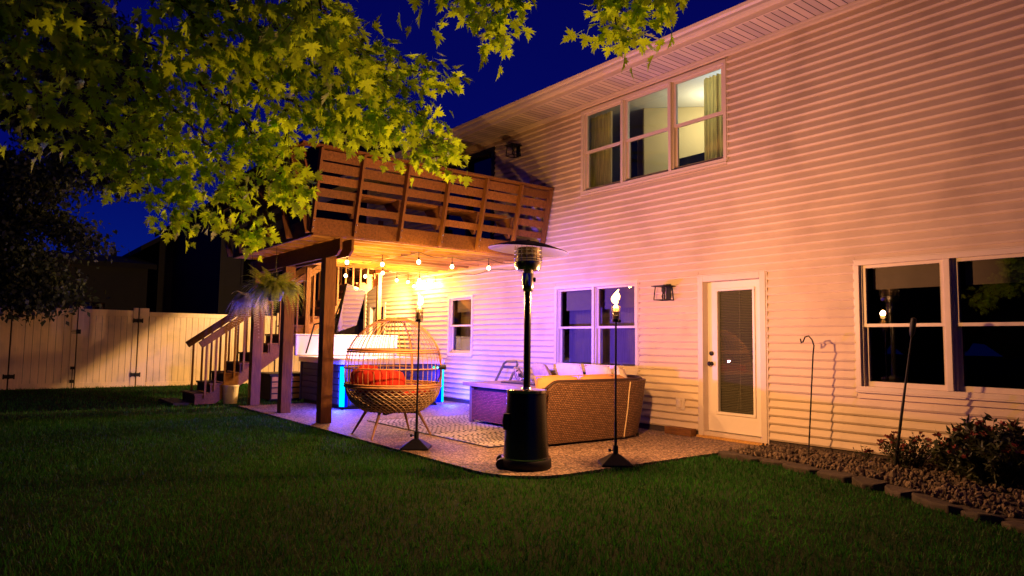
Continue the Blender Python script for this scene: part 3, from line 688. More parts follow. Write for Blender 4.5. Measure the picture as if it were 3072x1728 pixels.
for cx, cy in ((TX1, TY0), (TX1, TY1), (TX0, TY0)):
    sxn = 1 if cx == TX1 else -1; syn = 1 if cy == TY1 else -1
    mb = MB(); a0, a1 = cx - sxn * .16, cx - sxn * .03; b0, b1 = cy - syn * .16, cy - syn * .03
    mb.prism(rrect(min(a0, a1), max(a0, a1), min(b0, b1), max(b0, b1), .05), 2, GZ + .05, .735); mb.build('corner_panel', M['ledglow'] if cx == TX1 else M['tubcab'], tub, smooth='auto')
    if cx == TX1:
        th = math.atan2(syn, sxn); c_ = np.array([cx - sxn * .045, cy - syn * .045]); d_ = np.array([-math.sin(th), math.cos(th)]); nn_ = np.array([math.cos(th), math.sin(th)])
        mb = MB(); p0 = c_ - d_ * .045 + nn_ * .01; p1 = c_ + d_ * .045 + nn_ * .01; p2 = p1 + nn_ * .022; p3 = p0 + nn_ * .022
        mb.prism([tuple(p0), tuple(p1), tuple(p2), tuple(p3)], 2, GZ + .06, .70); mb.build('light_strip', M['led'], tub)
        for z in (.12, .5):
            l_ = lamp('strip_lamp', 'POINT', (cx + sxn * .09, cy + syn * .09, z), 120 if cy == TY0 else 100, (.02, .04, 1.0), tub, radius=.05)
lamp('underwater_lamp', 'POINT', (-13.3, -1.65, .80), 70, (.10, .10, 1.0), tub, radius=.3)
# cover: folded, standing at the back, other half tilted up on the lifter
cv = thing('tub_cover', 'pale folded hot tub cover standing upright behind the tub rim', 'tub cover', (-14.2, -1.6, .86))
mb = MB(); mb.box(-14.22, -14.12, -2.80, -.44, .852, 1.27); mb.build('foam_panel', M['cover'], cv, bevel=.02)
mb = MB(); mb.box(-14.225, -14.115, -2.81, -.43, 1.27, 1.30); mb.build('piping', M['cover'], cv, bevel=.008)
tp = thing('tilted_panel', 'tilted glossy panel reflecting the siding above the hot tub cover', 'glossy panel', (-13.5, -1.8, 1.32))
c4 = [on(*q, 0, -13.45) for q in ((1009, 997), (1088, 975), (1124, 872), (1050, 851))]
nrm = np.array([.97, .22, .12]); nrm /= np.linalg.norm(nrm)
def slab(pts_, nv, t0, t1, grow=0.):
    c_ = sum(pts_) / len(pts_); a_ = [p + (p - c_) * grow + nv * t0 for p in pts_]; b2 = [p + (p - c_) * grow + nv * t1 for p in pts_]; k = len(pts_)
    return a_ + b2, [tuple(range(k))[::-1], tuple(range(k, 2 * k))] + [(i, (i + 1) % k, k + (i + 1) % k, k + i) for i in range(k)]
c0_ = c4[0]
def rot_to(p, ang):     # swing the panel about its left edge so that it faces the siding
    d_ = p - c0_; ca, sa = math.cos(ang), math.sin(ang); return c0_ + np.array([d_[0] * ca - d_[1] * sa, d_[0] * sa + d_[1] * ca, d_[2]])
ANG = math.radians(22)
c4 = [c0_ + (rot_to(p, ANG) - c0_) for p in c4]
nv = np.cross(c4[1] - c4[0], c4[3] - c4[0]); nv /= np.linalg.norm(nv)
if nv[0] < 0: nv = -nv
mb = MB(); mb.add(*slab(c4, nv, -.06, -.002, .02)); mb.build('backing', M['black'], tp)
mb = MB(); mb.add(*slab(c4, nv, -.001, .004)); mb.build('glossy_face', M['mirror'], tp)
mb = MB(); mb.tube([(-14.05, -2.6, .9), (-13.9, -2.5, 1.5), c4[0] - nv * .08 + np.array([0, 0, .25])], .018, 8); mb.tube([c4[0] - nv * .08 + np.array([0, 0, .25]), c4[3] - nv * .08 - np.array([0, 0, .2])], .018, 8); mb.build('lifter_arm', M['black'], tp, smooth='auto')
# things round the tub
mb = MB(); mb.box(-11.75, -11.35, -2.35, -1.55, GZ, GZ + .09); tag(mb.build('tub_step', mat('step_plastic', (.22, .20, .22), .6), origin=(-11.55, -1.95, GZ), bevel=.015), 'low grey step on the patio in front of the hot tub', 'step')
cr = thing('storage_crate', 'dark slatted crate stored below the stairs beside the hot tub', 'crate', (-14.9, -2.2, GZ))
mb = MB(); mb.box(-15.3, -14.5, -3.15, -2.35, GZ, .42); mb.build('box', M['crate'], cr, bevel=.01)
mb = MB(); mb.box(-15.34, -14.46, -3.19, -2.31, .42, .47); mb.build('lid', M['crate'], cr, bevel=.01)
mb = MB()
for k in range(4): mb.box(-14.499, -14.48, -3.13, -2.37, GZ + .03 + k * .12, GZ + .12 + k * .12)
mb.build('slat', M['joist'], cr)
bp_ = on(690, 1210, 2, GZ); bx, by = bp_[0], bp_[1]
bu = thing('bucket', 'dirty white plastic bucket standing under the stairs', 'bucket', (bx, by, GZ))
mb = MB(); mb.lathe([(.0, 0), (.125, 0), (.130, .02), (.150, .33), (.158, .33), (.158, .345), (.152, .36), (.145, .36), (.142, .34), (.12, .03), (0, .03)], (bx, by, GZ), 24); mb.build('pail', M['bucket'], bu, smooth='auto')
mb = MB(); mb.tube([(bx + .15 * math.cos(a) * 1, by - .16 * 1 + 0 * a, 0) for a in (0, 1)], .001, 3) if False else None
hp = [(bx + .16 * math.cos(a), by + .16 * math.sin(a) * .35 - .0, GZ + .32 - .17 * math.sin(a)) for a in np.linspace(0, PI, 13)]; mb.tube(hp, .004, 6); mb.build('handle', M['steel'], bu)

# ================================================================ rug
rg = bpy.data.materials.new('patterned_rug'); rg.use_nodes = True; n = rg.node_tree.nodes; L = rg.node_tree.links; b = n['Principled BSDF']; b.inputs['Roughness'].default_value = .95
t = n.new('ShaderNodeTexCoord'); s3 = n.new('ShaderNodeSeparateXYZ'); L.new(t.outputs['Object'], s3.inputs[0])
def mth(op, a, c_=0.0, d_=0.0):
    q = n.new('ShaderNodeMath'); q.operation = op
    for i_, v_ in enumerate((a, c_, d_)):
        if isinstance(v_, (int, float)): q.inputs[i_].default_value = v_
        else: L.new(v_, q.inputs[i_])
    return q.outputs[0]
X_, Y_ = s3.outputs['X'], s3.outputs['Y']
rowf = mth('MULTIPLY', X_, 1 / .115); row = mth('FLOOR', rowf); fr = mth('FRACT', rowf); cen = mth('ABSOLUTE', mth('SUBTRACT', fr, .5))
rnd = mth('FRACT', mth('MULTIPLY', mth('SINE', mth('MULTIPLY', row, 12.9898)), 437.5))
chev = mth('FRACT', mth('ADD', mth('MULTIPLY', Y_, 13.0), mth('MULTIPLY', cen, 1.6)))
dash = mth('FRACT', mth('MULTIPLY', Y_, 16.0)); dots = mth('FRACT', mth('MULTIPLY', Y_, 10.0))
p1 = mth('MULTIPLY', mth('GREATER_THAN', chev, .42), mth('LESS_THAN', cen, .40))
p2 = mth('MULTIPLY', mth('GREATER_THAN', dash, .5), mth('LESS_THAN', cen, .30))
ell = mth('ADD', mth('MULTIPLY', mth('SUBTRACT', dots, .5), mth('SUBTRACT', dots, .5)), mth('MULTIPLY', cen, cen))
p3 = mth('LESS_THAN', ell, .10)
p4 = mth('GREATER_THAN', mth('ABSOLUTE', mth('SUBTRACT', cen, .22)), .09)
sel1 = mth('LESS_THAN', rnd, .4); sel2 = mth('MULTIPLY', mth('GREATER_THAN', rnd, .4), mth('LESS_THAN', rnd, .62)); sel3 = mth('MULTIPLY', mth('GREATER_THAN', rnd, .62), mth('LESS_THAN', rnd, .85)); sel4 = mth('GREATER_THAN', rnd, .85)
pat = mth('ADD', mth('ADD', mth('MULTIPLY', p1, sel1), mth('MULTIPLY', p2, sel2)), mth('ADD', mth('MULTIPLY', p3, sel3), mth('MULTIPLY', p4, sel4)))
nz = n.new('ShaderNodeTexNoise'); nz.inputs['Scale'].default_value = 45; L.new(t.outputs['Object'], nz.inputs['Vector'])
pat = mth('MULTIPLY', pat, mth('ADD', mth('MULTIPLY', nz.outputs[0], .9), .5))
c = n.new('ShaderNodeValToRGB'); c.color_ramp.elements[0].color = (.05, .042, .045, 1); c.color_ramp.elements[1].color = (.66, .58, .50, 1); L.new(pat, c.inputs[0]); L.new(c.outputs[0], b.inputs['Base Color'])
rug = thing('patio_rug', 'black and cream patterned outdoor rug under the fire table', 'rug', (-8.48, -1.95, GZ))
mb = MB(); mb.box(-10.10, -6.86, -3.07, -.85, GZ + .002, GZ + .010); mb.build('pile', rg, rug)
mb = MB(); mb.box(-10.125, -6.835, -3.095, -3.07, GZ + .002, GZ + .012); mb.box(-10.125, -10.10, -3.07, -.85, GZ + .002, GZ + .012); mb.box(-6.86, -6.835, -3.07, -.85, GZ + .002, GZ + .012); mb.build('binding', M['black'], rug)

# ---------------------------------------------------------------- wicker
def wicker(name, c0, c1, su=26, sv=60, axis='XZ'):
    m = bpy.data.materials.new(name); m.use_nodes = True; n = m.node_tree.nodes; L = m.node_tree.links; b = n['Principled BSDF']; b.inputs['Roughness'].default_value = .6; b.inputs['Specular IOR Level'].default_value = .3
    t = n.new('ShaderNodeTexCoord'); s3 = n.new('ShaderNodeSeparateXYZ'); L.new(t.outputs['UV'], s3.inputs[0]); cb = n.new('ShaderNodeCombineXYZ')
    L.new(s3.outputs['X'], cb.inputs[0]); L.new(s3.outputs['Y'], cb.inputs[1])
    nz = n.new('ShaderNodeTexNoise'); nz.inputs['Scale'].default_value = 9; L.new(t.outputs['UV'], nz.inputs['Vector'])
    ad = n.new('ShaderNodeVectorMath'); ad.operation = 'MULTIPLY_ADD'; L.new(nz.outputs['Color'], ad.inputs[0]); ad.inputs[1].default_value = (.035, .022, 0); L.new(cb.outputs[0], ad.inputs[2])
    br = n.new('ShaderNodeTexBrick'); br.inputs['Scale'].default_value = 1; br.inputs['Brick Width'].default_value = 1 / su; br.inputs['Row Height'].default_value = 1 / sv
    br.inputs['Mortar Size'].default_value = .0048; br.inputs['Mortar Smooth'].default_value = .5; br.inputs['Bias'].default_value = 0
    br.inputs['Color1'].default_value = (*c0, 1); br.inputs['Color2'].default_value = (*c1, 1); br.inputs['Mortar'].default_value = (c0[0] * .12, c0[1] * .1, c0[2] * .1, 1)
    L.new(ad.outputs[0], br.inputs['Vector']); L.new(br.outputs['Color'], b.inputs['Base Color'])
    bp = n.new('ShaderNodeBump'); bp.invert = True; bp.inputs['Strength'].default_value = .9; bp.inputs['Distance'].default_value = .008; L.new(br.outputs['Fac'], bp.inputs['Height']); L.new(bp.outputs[0], b.inputs['Normal'])
    return m
M['wick'] = wicker('wicker_tan', (.27, .145, .075), (.15, .075, .038), 25, 44)
M['wickdark'] = wicker('wicker_brown', (.28, .07, .055), (.15, .04, .032), 25, 44)
def uv_planar(o, fn):
    me = o.data; uv = me.uv_layers.new(name='UVMap'); d = np.zeros((len(me.loops), 2)); vi = np.zeros(len(me.loops), int); me.loops.foreach_get('vertex_index', vi)
    co = np.zeros(len(me.vertices) * 3); me.vertices.foreach_get('co', co); co = co.reshape(-1, 3)
    for p in me.polygons:
        for li in p.loop_indices: d[li] = fn(co[vi[li]], p.normal)
    uv.data.foreach_set('uv', d.ravel()); return o
def uv_box(o):
    def f(c_, nn_):
        if abs(nn_[2]) > .7: return (c_[0], c_[1])
        return (c_[1], c_[2]) if abs(nn_[0]) > abs(nn_[1]) else (c_[0], c_[2])
    return uv_planar(o, f)

# fire table
ft = thing('fire_table', 'rectangular fire table with brown wicker sides standing on the rug', 'table', (-8.45, -1.35, GZ))
fx0, fx1, fy0, fy1, fz = -9.10, -7.60, -1.80, -.95, .50
mb = MB(); mb.box(fx0 - .10, fx1 + .10, fy0 - .12, fy1 + .12, fz, fz + .055); mb.build('table_top', mat('table_slab', (.26, .17, .15), .5, var=.25, vscale=5, stretch=(1, 8, 1), bump=.1), ft, bevel=.006)
for cx, cy in ((fx0, fy0), (fx1, fy0), (fx1, fy1), (fx0, fy1)):
    mb = MB(); mb.box(cx - .03, cx + .03, cy - .03, cy + .03, GZ + .012, fz); mb.build('leg', mat('table_frame', (.15, .09, .085), .4) if 'table_frame' not in bpy.data.materials else bpy.data.materials['table_frame'], ft, bevel=.004)
for (a0, a1, b0, b1) in ((fx0 + .03, fx1 - .03, fy0 - .02, fy0 + .0), (fx0 + .03, fx1 - .03, fy1, fy1 + .02), (fx0 - .02, fx0, fy0 + .03, fy1 - .03), (fx1, fx1 + .02, fy0 + .03, fy1 - .03)):
    mb = MB(); mb.box(a0, a1, b0, b1, GZ + .06, fz - .06); uv_box(mb.build('wicker_panel', M['wickdark'], ft))
mb = MB(); mb.box(fx0 + .02, fx1 - .02, fy0 + .01, fy1 - .01, GZ + .05, fz - .002); mb.build('inner_box', M['black'], ft)
mb = MB(); mb.box(-8.75, -7.95, -1.5, -1.25, fz + .056, fz + .075); mb.build('burner_lid', M['darkmetal'], ft, bevel=.004)

# sectional sofa: back along x = -6.44 seen from behind, curved corner, second wing along the wall
sf = thing('sectional_sofa', 'curved wicker sectional sofa seen from behind its woven back', 'sofa', (-6.9, -1.5, GZ))
def sofa_path():
    p = [(-6.44 + .03 * u, -2.52 + 1.37 * u) for u in (0, .03, .06, .09, .13, .3, .5, .75, 1)]
    for a in np.linspace(0, PI / 2, 10)[1:]: p.append((-6.41 - .78 + .78 * math.cos(a), -1.15 + .78 * math.sin(a) * 1.0))
    p += [(-7.6, -.37), (-8.3, -.37), (-8.9, -.37)]
    return p
path = sofa_path(); cum = [0]
for a_, c_ in zip(path, path[1:]): cum.append(cum[-1] + math.hypot(c_[0] - a_[0], c_[1] - a_[1]))
def offs(path, d):
    o_ = []
    for i in range(len(path)):
        a_ = np.array(path[max(i - 1, 0)]); c_ = np.array(path[min(i + 1, len(path) - 1)]); t_ = c_ - a_; t_ /= np.linalg.norm(t_); nn_ = np.array([t_[1], -t_[0]])
        o_.append(tuple(np.array(path[i]) + nn_ * d))
    return o_
def back_top(s): return .70 if s > .0 else .6
zs = [GZ + .035, .15, .35, .55, .69]; lean = [-.07, -.035, .0, .02, .045]
o_rows = [offs(path, l_) for l_ in lean]; i_row = offs(path, -.10)
vs = []; uvs = []
NP = len(path)
for (zz, row) in zip(zs, o_rows):
    for i, p in enumerate(row):
        z = zz if zz < .6 else (.70 - .09 * max(0, 1 - cum[i] / .16) ** 1.5)
        vs.append((p[0], p[1], z)); uvs.append((cum[i], z))
for i, p in enumerate(i_row): z = (.70 - .09 * max(0, 1 - cum[i] / .16) ** 1.5); vs.append((p[0], p[1], z)); uvs.append((cum[i], z + .14))
for i, p in enumerate(i_row): vs.append((p[0], p[1], GZ + .05)); uvs.append((cum[i], .9))
fs = []
for r_ in range(6):
    for i in range(NP - 1): fs.append((r_ * NP + i, r_ * NP + i + 1, (r_ + 1) * NP + i + 1, (r_ + 1) * NP + i))
for e_ in (0, NP - 1): fs.append(tuple(r_ * NP + e_ for r_ in range(7)) if e_ == 0 else tuple(r_ * NP + e_ for r_ in range(6, -1, -1)))
mb = MB(); mb.add(vs, fs); o = mb.build('wicker_back', M['wick'], sf, smooth='auto')
me = o.data; uv = me.uv_layers.new(name='UVMap')
for p in me.polygons:
    for li in p.loop_indices: uv.data[li].uv = uvs[me.loops[li].vertex_index]
mb = MB(); mb.tube([(p[0], p[1], z) for p, z in zip(offs(path, -.03), [(.71 - .09 * max(0, 1 - c_ / .16) ** 1.5) for c_ in cum])], .022, 8); mb.build('rolled_rim', M['wick'], sf, smooth=True)
mb = MB(); cp = 8; mb.tube([(o_rows[k][cp][0] + .006, o_rows[k][cp][1] + .003, zs[k] + .0) for k in range(5)], .008, 6); mb.build('seam', M['rattan2'], sf)
mb = MB(); mb.box(-7.30, -6.54, -2.48, -1.15, .0 + GZ + .03, .24); mb.box(-8.9, -7.0, -1.15, -.5, GZ + .03, .24); mb.box(-7.3, -6.80, -1.15, -.75, GZ + .03, .24); uv_box(mb.build('wicker_base', M['wick'], sf))
mb = MB(); mb.prism([(-7.0, GZ + .03), (-6.46, GZ + .03), (-6.46, .58), (-6.6, .52), (-7.0, .46)], 1, -2.60, -2.50); mb.tube([(-7.0, -2.55, .46), (-6.62, -2.55, .52), (-6.47, -2.55, .60)], .05, 10); uv_box(mb.build('arm', M['wick'], sf))
for px_, py2 in ((-6.55, -2.45), (-7.25, -2.45), (-6.6, -.75), (-7.3, -.5), (-8.85, -.5), (-8.85, -1.1), (-7.2, -1.2), (-6.5, -1.3)):
    mb = MB(); mb.lathe([(.02, 0), (.025, .04)], (px_, py2, GZ + (.011)), 10); mb.build('leg', M['black'], sf)
def cush(name, label, loc, w, d, h, R_, m, seed=0, cat='cushion', group=None, piping=True):
    vs_, fs_ = cushion(w, d, h, seed=seed); mb = MB(); mb.add([(R_ @ np.array(p)) + np.array(loc) for p in vs_], fs_)
    if not piping: return tag(mb.build(name, m, origin=loc, smooth='auto'), label, cat, group)
    t_ = thing(name, label, cat, loc, 0, group); mb.build('cover', m, t_, smooth=True)
    q = MB(); ps = []
    nn_ = 12
    for a_, c_ in [(-1 + 2 * i / nn_, -1) for i in range(nn_)] + [(1, -1 + 2 * i / nn_) for i in range(nn_)] + [(1 - 2 * i / nn_, 1) for i in range(nn_)] + [(-1, 1 - 2 * i / nn_) for i in range(nn_)]:
        ps.append((R_ @ np.array([a_ * w / 2, c_ * d / 2, 0])) + np.array(loc))
    q.tube(ps, .008, 6, closed=True); q.build('piping', m, t_, smooth=True); return t_
# back cushions leaning on the wing seen from behind (normal roughly -x, tilted)
for k, (yy, ww, sd) in enumerate(((-2.12, .74, 1), (-1.42, .66, 2), (-.92, .52, 5))):
    R_ = rotm(0, 0, 0) @ np.array([[0, 0, 1], [1, 0, 0], [0, 1, 0]]) ; R2 = rotm(0, math.radians(-14), math.radians((0, 0, 22)[k])) @ R_
    cush('back_cushion', ['tan back cushion nearest the sofa end, poking above the wicker back', 'tan back cushion in the middle of the wicker back, behind the torch pole', 'tan back cushion at the curved corner of the sofa'][k],
         (-6.66 - (.0, .0, .10)[k], yy, .525 - (.02 if k == 2 else 0)), ww, .50, .17, R2, M['orange'], sd, 'cushion', 'tan back cushions of the sofa')
for k, (xx, yy, rz, ww) in enumerate(((-7.02, -.60, 45, .55), (-7.55, -.52, 82, .62), (-8.25, -.50, 88, .66))):
    R2 = rotm(0, 0, math.radians(rz)) @ rotm(0, math.radians(-18), 0) @ np.array([[0, 0, 1], [1, 0, 0], [0, 1, 0]])
    cush('scatter_cushion', ['cream cushion in the corner of the sofa right of the torch pole', 'cream cushion below the middle of the twin window', 'cream cushion below the left half of the twin window'][k], (xx, yy, .64), ww, .46, .17, R2, M['cream'], 10 + k, 'cushion', 'cream cushions along the wall side of the sofa')
mb = MB()
cush('seat_cushion', 'tan seat cushion on the sofa wing along the wall', (-8.2, -.85, .31), 1.4, .62, .15, rotm(), M['orange'], 3, 'cushion', 'tan seat cushions of the sofa')
cush('seat_cushion', 'tan seat cushion on the sofa wing hidden by the woven back', (-6.95, -1.75, .31), .66, 1.4, .15, rotm(), M['orange'], 4, 'cushion', 'tan seat cushions of the sofa')
# patterned pillows
zm = bpy.data.materials.new('tiger_stripe'); zm.use_nodes = True; n = zm.node_tree.nodes; L = zm.node_tree.links; b = n['Principled BSDF']; b.inputs['Roughness'].default_value = .9
t = n.new('ShaderNodeTexCoord'); wv = n.new('ShaderNodeTexWave'); wv.inputs['Scale'].default_value = 9; wv.inputs['Distortion'].default_value = 9; wv.inputs['Detail'].default_value = 1; wv.inputs['Detail Scale'].default_value = 1.2
L.new(t.outputs['Object'], wv.inputs['Vector']); c = n.new('ShaderNodeValToRGB'); c.color_ramp.interpolation = 'CONSTANT'; c.color_ramp.elements[0].color = (.03, .025, .02, 1); c.color_ramp.elements[1].color = (.55, .42, .22, 1); c.color_ramp.elements[1].position = .45
L.new(wv.outputs['Fac'], c.inputs[0]); L.new(c.outputs[0], b.inputs['Base Color'])
p_ = on(1558, 1128, 1, -.75)
cush('pillow', 'small tiger striped pillow on the sofa beside the heater pole', tuple(p_), .46, .34, .14, rotm(0, 0, math.radians(50)) @ rotm(0, math.radians(-30), 0) @ np.array([[0, 0, 1], [1, 0, 0], [0, 1, 0]]), zm, 21, 'pillow', piping=False)
p_ = on(1628, 1125, 1, -.75)
cush('pillow', 'plump beige ribbed pillow leaning in the sofa right of the heater pole', tuple(p_), .56, .42, .18, rotm(0, 0, math.radians(60)) @ rotm(0, math.radians(-25), math.radians(10)) @ np.array([[0, 0, 1], [1, 0, 0], [0, 1, 0]]), mat('ribbed_fabric', (.46, .34, .20), .95, var=.3, vscale=40, bump=.8, bscale=40), 22, 'pillow', piping=False)
# metal chair behind the table
q = [on(*a_, 1, -.35) for a_ in ((1518, 1128), (1530, 1096), (1562, 1096), (1556, 1112))]
ch = thing('garden_chair', 'grey metal garden chair with an open back between table and wall', 'chair', (q[0][0], -.5, GZ))
xc = q[0][0]
mb = MB(); mb.tube([(xc - .02, -.62, .40), (xc, -.40, .80), (xc + .06, -.38, .84), (xc + .34, -.38, .84), (xc + .40, -.40, .80), (xc + .38, -.62, .40)], .022, 8); mb.bar((xc + .02, -.42, .74), (xc + .38, -.42, .74), .015, .05); mb.build('backrest', mat('chair_metal', (.10, .09, .12), .35, metal=.5), ch, smooth='auto')
mb = MB(); mb.box(xc - .04, xc + .42, -1.0, -.60, .34, .37); mb.build('seat', M['darkmetal'], ch, bevel=.01)
for a_, c_ in ((xc - .02, -.62), (xc + .38, -.62), (xc - .02, -.98), (xc + .38, -.98)): mb = MB(); mb.tube([(a_, c_, GZ + .012), (a_, c_, .34)], .014, 8); mb.build('leg', M['darkmetal'], ch)
# ================================================================ egg chair
EC = (-8.52, -3.50)
egg = thing('egg_chair', 'round rattan cage chair with woven basket seat and four splayed legs', 'chair', (EC[0], EC[1], GZ))
prof = [(.245, .38), (.30, .47), (.38, .56), (.47, .615), (.58, .638), (.70, .652), (.82, .652), (.95, .640), (1.065, .612), (1.16, .565), (1.25, .500), (1.33, .425), (1.40, .335), (1.455, .235), (1.49, .13), (1.505, .02)]
pz = np.array([p[0] for p in prof]); pr_ = np.array([p[1] for p in prof])
def er(z): return float(np.interp(z, pz, pr_))
def ep(az, z, d=0): r_ = er(z) + d; return (EC[0] + r_ * math.cos(az), EC[1] + r_ * math.sin(az), z)
OPEN0, OPEN1 = math.radians(48), math.radians(128)
mb = MB(); NR = 50
for k in range(NR):
    az = 2 * PI * k / NR
    if OPEN0 - .02 < az < OPEN1 + .02: continue
    zt_ = 1.50
    mb.tube([ep(az, z) for z in np.linspace(.58, zt_, 15)], .0047, 6)
mb.build('cage_rib', M['rattan'], egg, smooth=True)
def arc(z, d=0, full=False, n=60):
    if full: return [ep(a, z, d) for a in np.linspace(0, 2 * PI, n, endpoint=False)]
    return [ep(a, z, d) for a in np.linspace(OPEN1, OPEN0 + 2 * PI, n)]
for z, r_ in ((1.065, .013), (.82, .008), (1.035, .010)): mb = MB(); mb.tube(arc(z, .008), r_, 8); mb.build('cage_ring', M['rattan'], egg, smooth=True)
for z, r_ in ((.58, .018), (.61, .012)): mb = MB(); mb.tube(arc(z, .006, True), r_, 8, closed=True); mb.build('seat_ring', M['rattan'], egg, smooth=True)
for s_, a0 in ((1, OPEN0), (-1, OPEN1)):
    mb = MB(); mb.tube([ep(a0, z, .004) for z in np.linspace(.58, 1.40, 14)] + [ep(a0 + s_ * .3 * u, 1.40 + .10 * u, .0) for u in (.4, .8, 1)], .014, 8); mb.build('opening_rim', M['rattan'], egg, smooth=True)
mb = MB(); mb.tube(arc(1.462, .01, True, 24), .012, 8, closed=True); mb.build('crown_ring', M['rattan'], egg, smooth=True)
mb = MB(); NB = 44
for k in range(NB):
    for sg in (1, -1):
        a0 = 2 * PI * k / NB; mb.tube([ep(a0 + sg * u * .85, .585 - u * .34, .004 * sg) for u in np.linspace(0, 1, 11)], .0055, 5)
for z in np.linspace(.27, .55, 9): mb.tube(arc(z, 0, True, 48), .0042, 5, closed=True)
mb.build('woven_basket', M['rattan2'], egg, smooth=True)
mb = MB(); mb.lathe([(0, .245), (.38, .25), (.52, .36), (.58, .46), (.59, .50), (.56, .47), (0, .28)], (EC[0], EC[1], 0), 32); mb.build('basket_liner', mat('liner', (.14, .08, .045), .9), egg, smooth='auto')
lg = [(-8.87, -3.92), (-8.20, -3.96), (-8.82, -3.07), (-8.18, -3.09)]
for x, y in lg:
    tx, ty = EC[0] + (x - EC[0]) * .62, EC[1] + (y - EC[1]) * .62
    mb = MB(); mb.tube([(tx, ty, .27), (x, y, GZ)], [.022, .013], 10); mb.build('leg', M['legwood'], egg, smooth='auto')
mb = MB(); mb.bar((EC[0] - .24, EC[1] - .24, .235), (EC[0] + .24, EC[1] + .24, .235), .06, .04); mb.bar((EC[0] - .24, EC[1] + .24, .235), (EC[0] + .24, EC[1] - .24, .235), .06, .041); mb.build('base_frame', M['black'], egg)
def seg_c(az0, az1, zc, hh, rr, th_, seed, bulge):
    # a puffy curved bolster following the basket wall
    n1, n2 = 26, 14; vs = []; fs = []
    for i in range(n1 + 1):
        u = i / n1; az = az0 + (az1 - az0) * u; e_ = (1 - abs(2 * u - 1) ** 9) ** .5
        puff = 1 + bulge * abs(math.sin(u * PI * 4)) 
        for j in range(n2):
            t_ = 2 * PI * j / n2
            dr = math.copysign(abs(math.cos(t_)) ** .7, math.cos(t_)) * th_ * .5 * max(.05, e_) * puff; dz = math.copysign(abs(math.sin(t_)) ** .6, math.sin(t_)) * hh * .5 * max(.12, e_ ** .5) * (1 + .06 * math.sin(seed + 9 * u))
            r_ = rr + dr - dz * .10; vs.append((EC[0] + r_ * math.cos(az), EC[1] + r_ * math.sin(az), zc + dz))
    for i in range(n1):
        for j in range(n2): fs.append((i * n2 + j, (i + 1) * n2 + j, (i + 1) * n2 + (j + 1) % n2, i * n2 + (j + 1) % n2))
    fs.append(tuple(range(n2))); fs.append(tuple(n1 * n2 + j for j in range(n2))[::-1]); return vs, fs
mb = MB(); mb.add(*seg_c(math.radians(235), math.radians(350), .665, .27, .50, .15, 1, .16)); tag(mb.build('back_bolster', M['red'], smooth=True, origin=(EC[0], EC[1], .5)), 'long tufted red bolster curving along the inside of the cage chair', 'cushion', 'red cushions in the cage chair')
mb = MB(); mb.add(*seg_c(math.radians(182), math.radians(248), .70, .30, .45, .13, 3, .06)); tag(mb.build('red_pillow', M['red'], smooth=True, origin=(EC[0], EC[1], .5)), 'taller red pillow heaped at the left side of the cage chair', 'cushion', 'red cushions in the cage chair')
mb = MB(); mb.lathe([(0, .40), (.42, .41), (.50, .46), (.50, .52), (.44, .57), (0, .575)], (EC[0], EC[1], 0), 32); tag(mb.build('seat_pad', M['red'], smooth='auto', origin=(EC[0], EC[1], .4)), 'round red seat pad lying in the woven basket of the cage chair', 'cushion', 'red cushions in the cage chair')
# colour projector clamped to the egg chair
pp = on(1309, 1102, 1, -3.15)
pj = thing('spot_projector', 'small black projector with green and blue lenses beside the cage chair', 'projector', tuple(pp))
mb = MB(); mb.tube([pp - RIGHT * .01, pp + RIGHT * .13], [.026, .032], 14); mb.build('housing', M['black'], pj, smooth='auto')
mb = MB(); mb.tube([pp + RIGHT * .06, pp + RIGHT * .06 - UP * .10, ep(math.radians(30), .63, .02)], .008, 8); mb.build('clamp', M['black'], pj, smooth='auto')
mb = MB(); mb.lathe([(.0, -.018), (.014, -.01), (.018, 0), (.014, .01), (0, .018)], tuple(pp - RIGHT * .03 - FWD * .02), 12); mb.build('lens', M['ledg'], pj, smooth=True)['label'] = 'green glowing lens'
mb = MB(); mb.lathe([(.0, -.018), (.014, -.01), (.018, 0), (.014, .01), (0, .018)], tuple(pp + RIGHT * .02 - FWD * .03), 12); mb.build('lens', M['ledb'], pj, smooth=True)['label'] = 'pale blue glowing lens'
sp = lamp('projector_beam', 'SPOT', tuple(pp + RIGHT * .16 + np.array([0, 0, .04])), 1500, (.10, .05, 1.0), pj, radius=.02, spot_size=math.radians(88), spot_blend=1.0)
d_ = Vector((-9.4, 0, 1.0)) - Vector(pp + RIGHT * .16); sp.rotation_euler = d_.to_track_quat('-Z', 'Y').to_euler()
sp2 = lamp('projector_beam', 'SPOT', tuple(pp + RIGHT * .17 + np.array([0, 0, .04])), 250, (.72, .14, 1.0), pj, radius=.02, spot_size=math.radians(122), spot_blend=1.0)
d_ = Vector((-5.2, 0, 3.5)) - Vector(pp + np.array([.12, .08, .14])); sp2.rotation_euler = d_.to_track_quat('-Z', 'Y').to_euler()

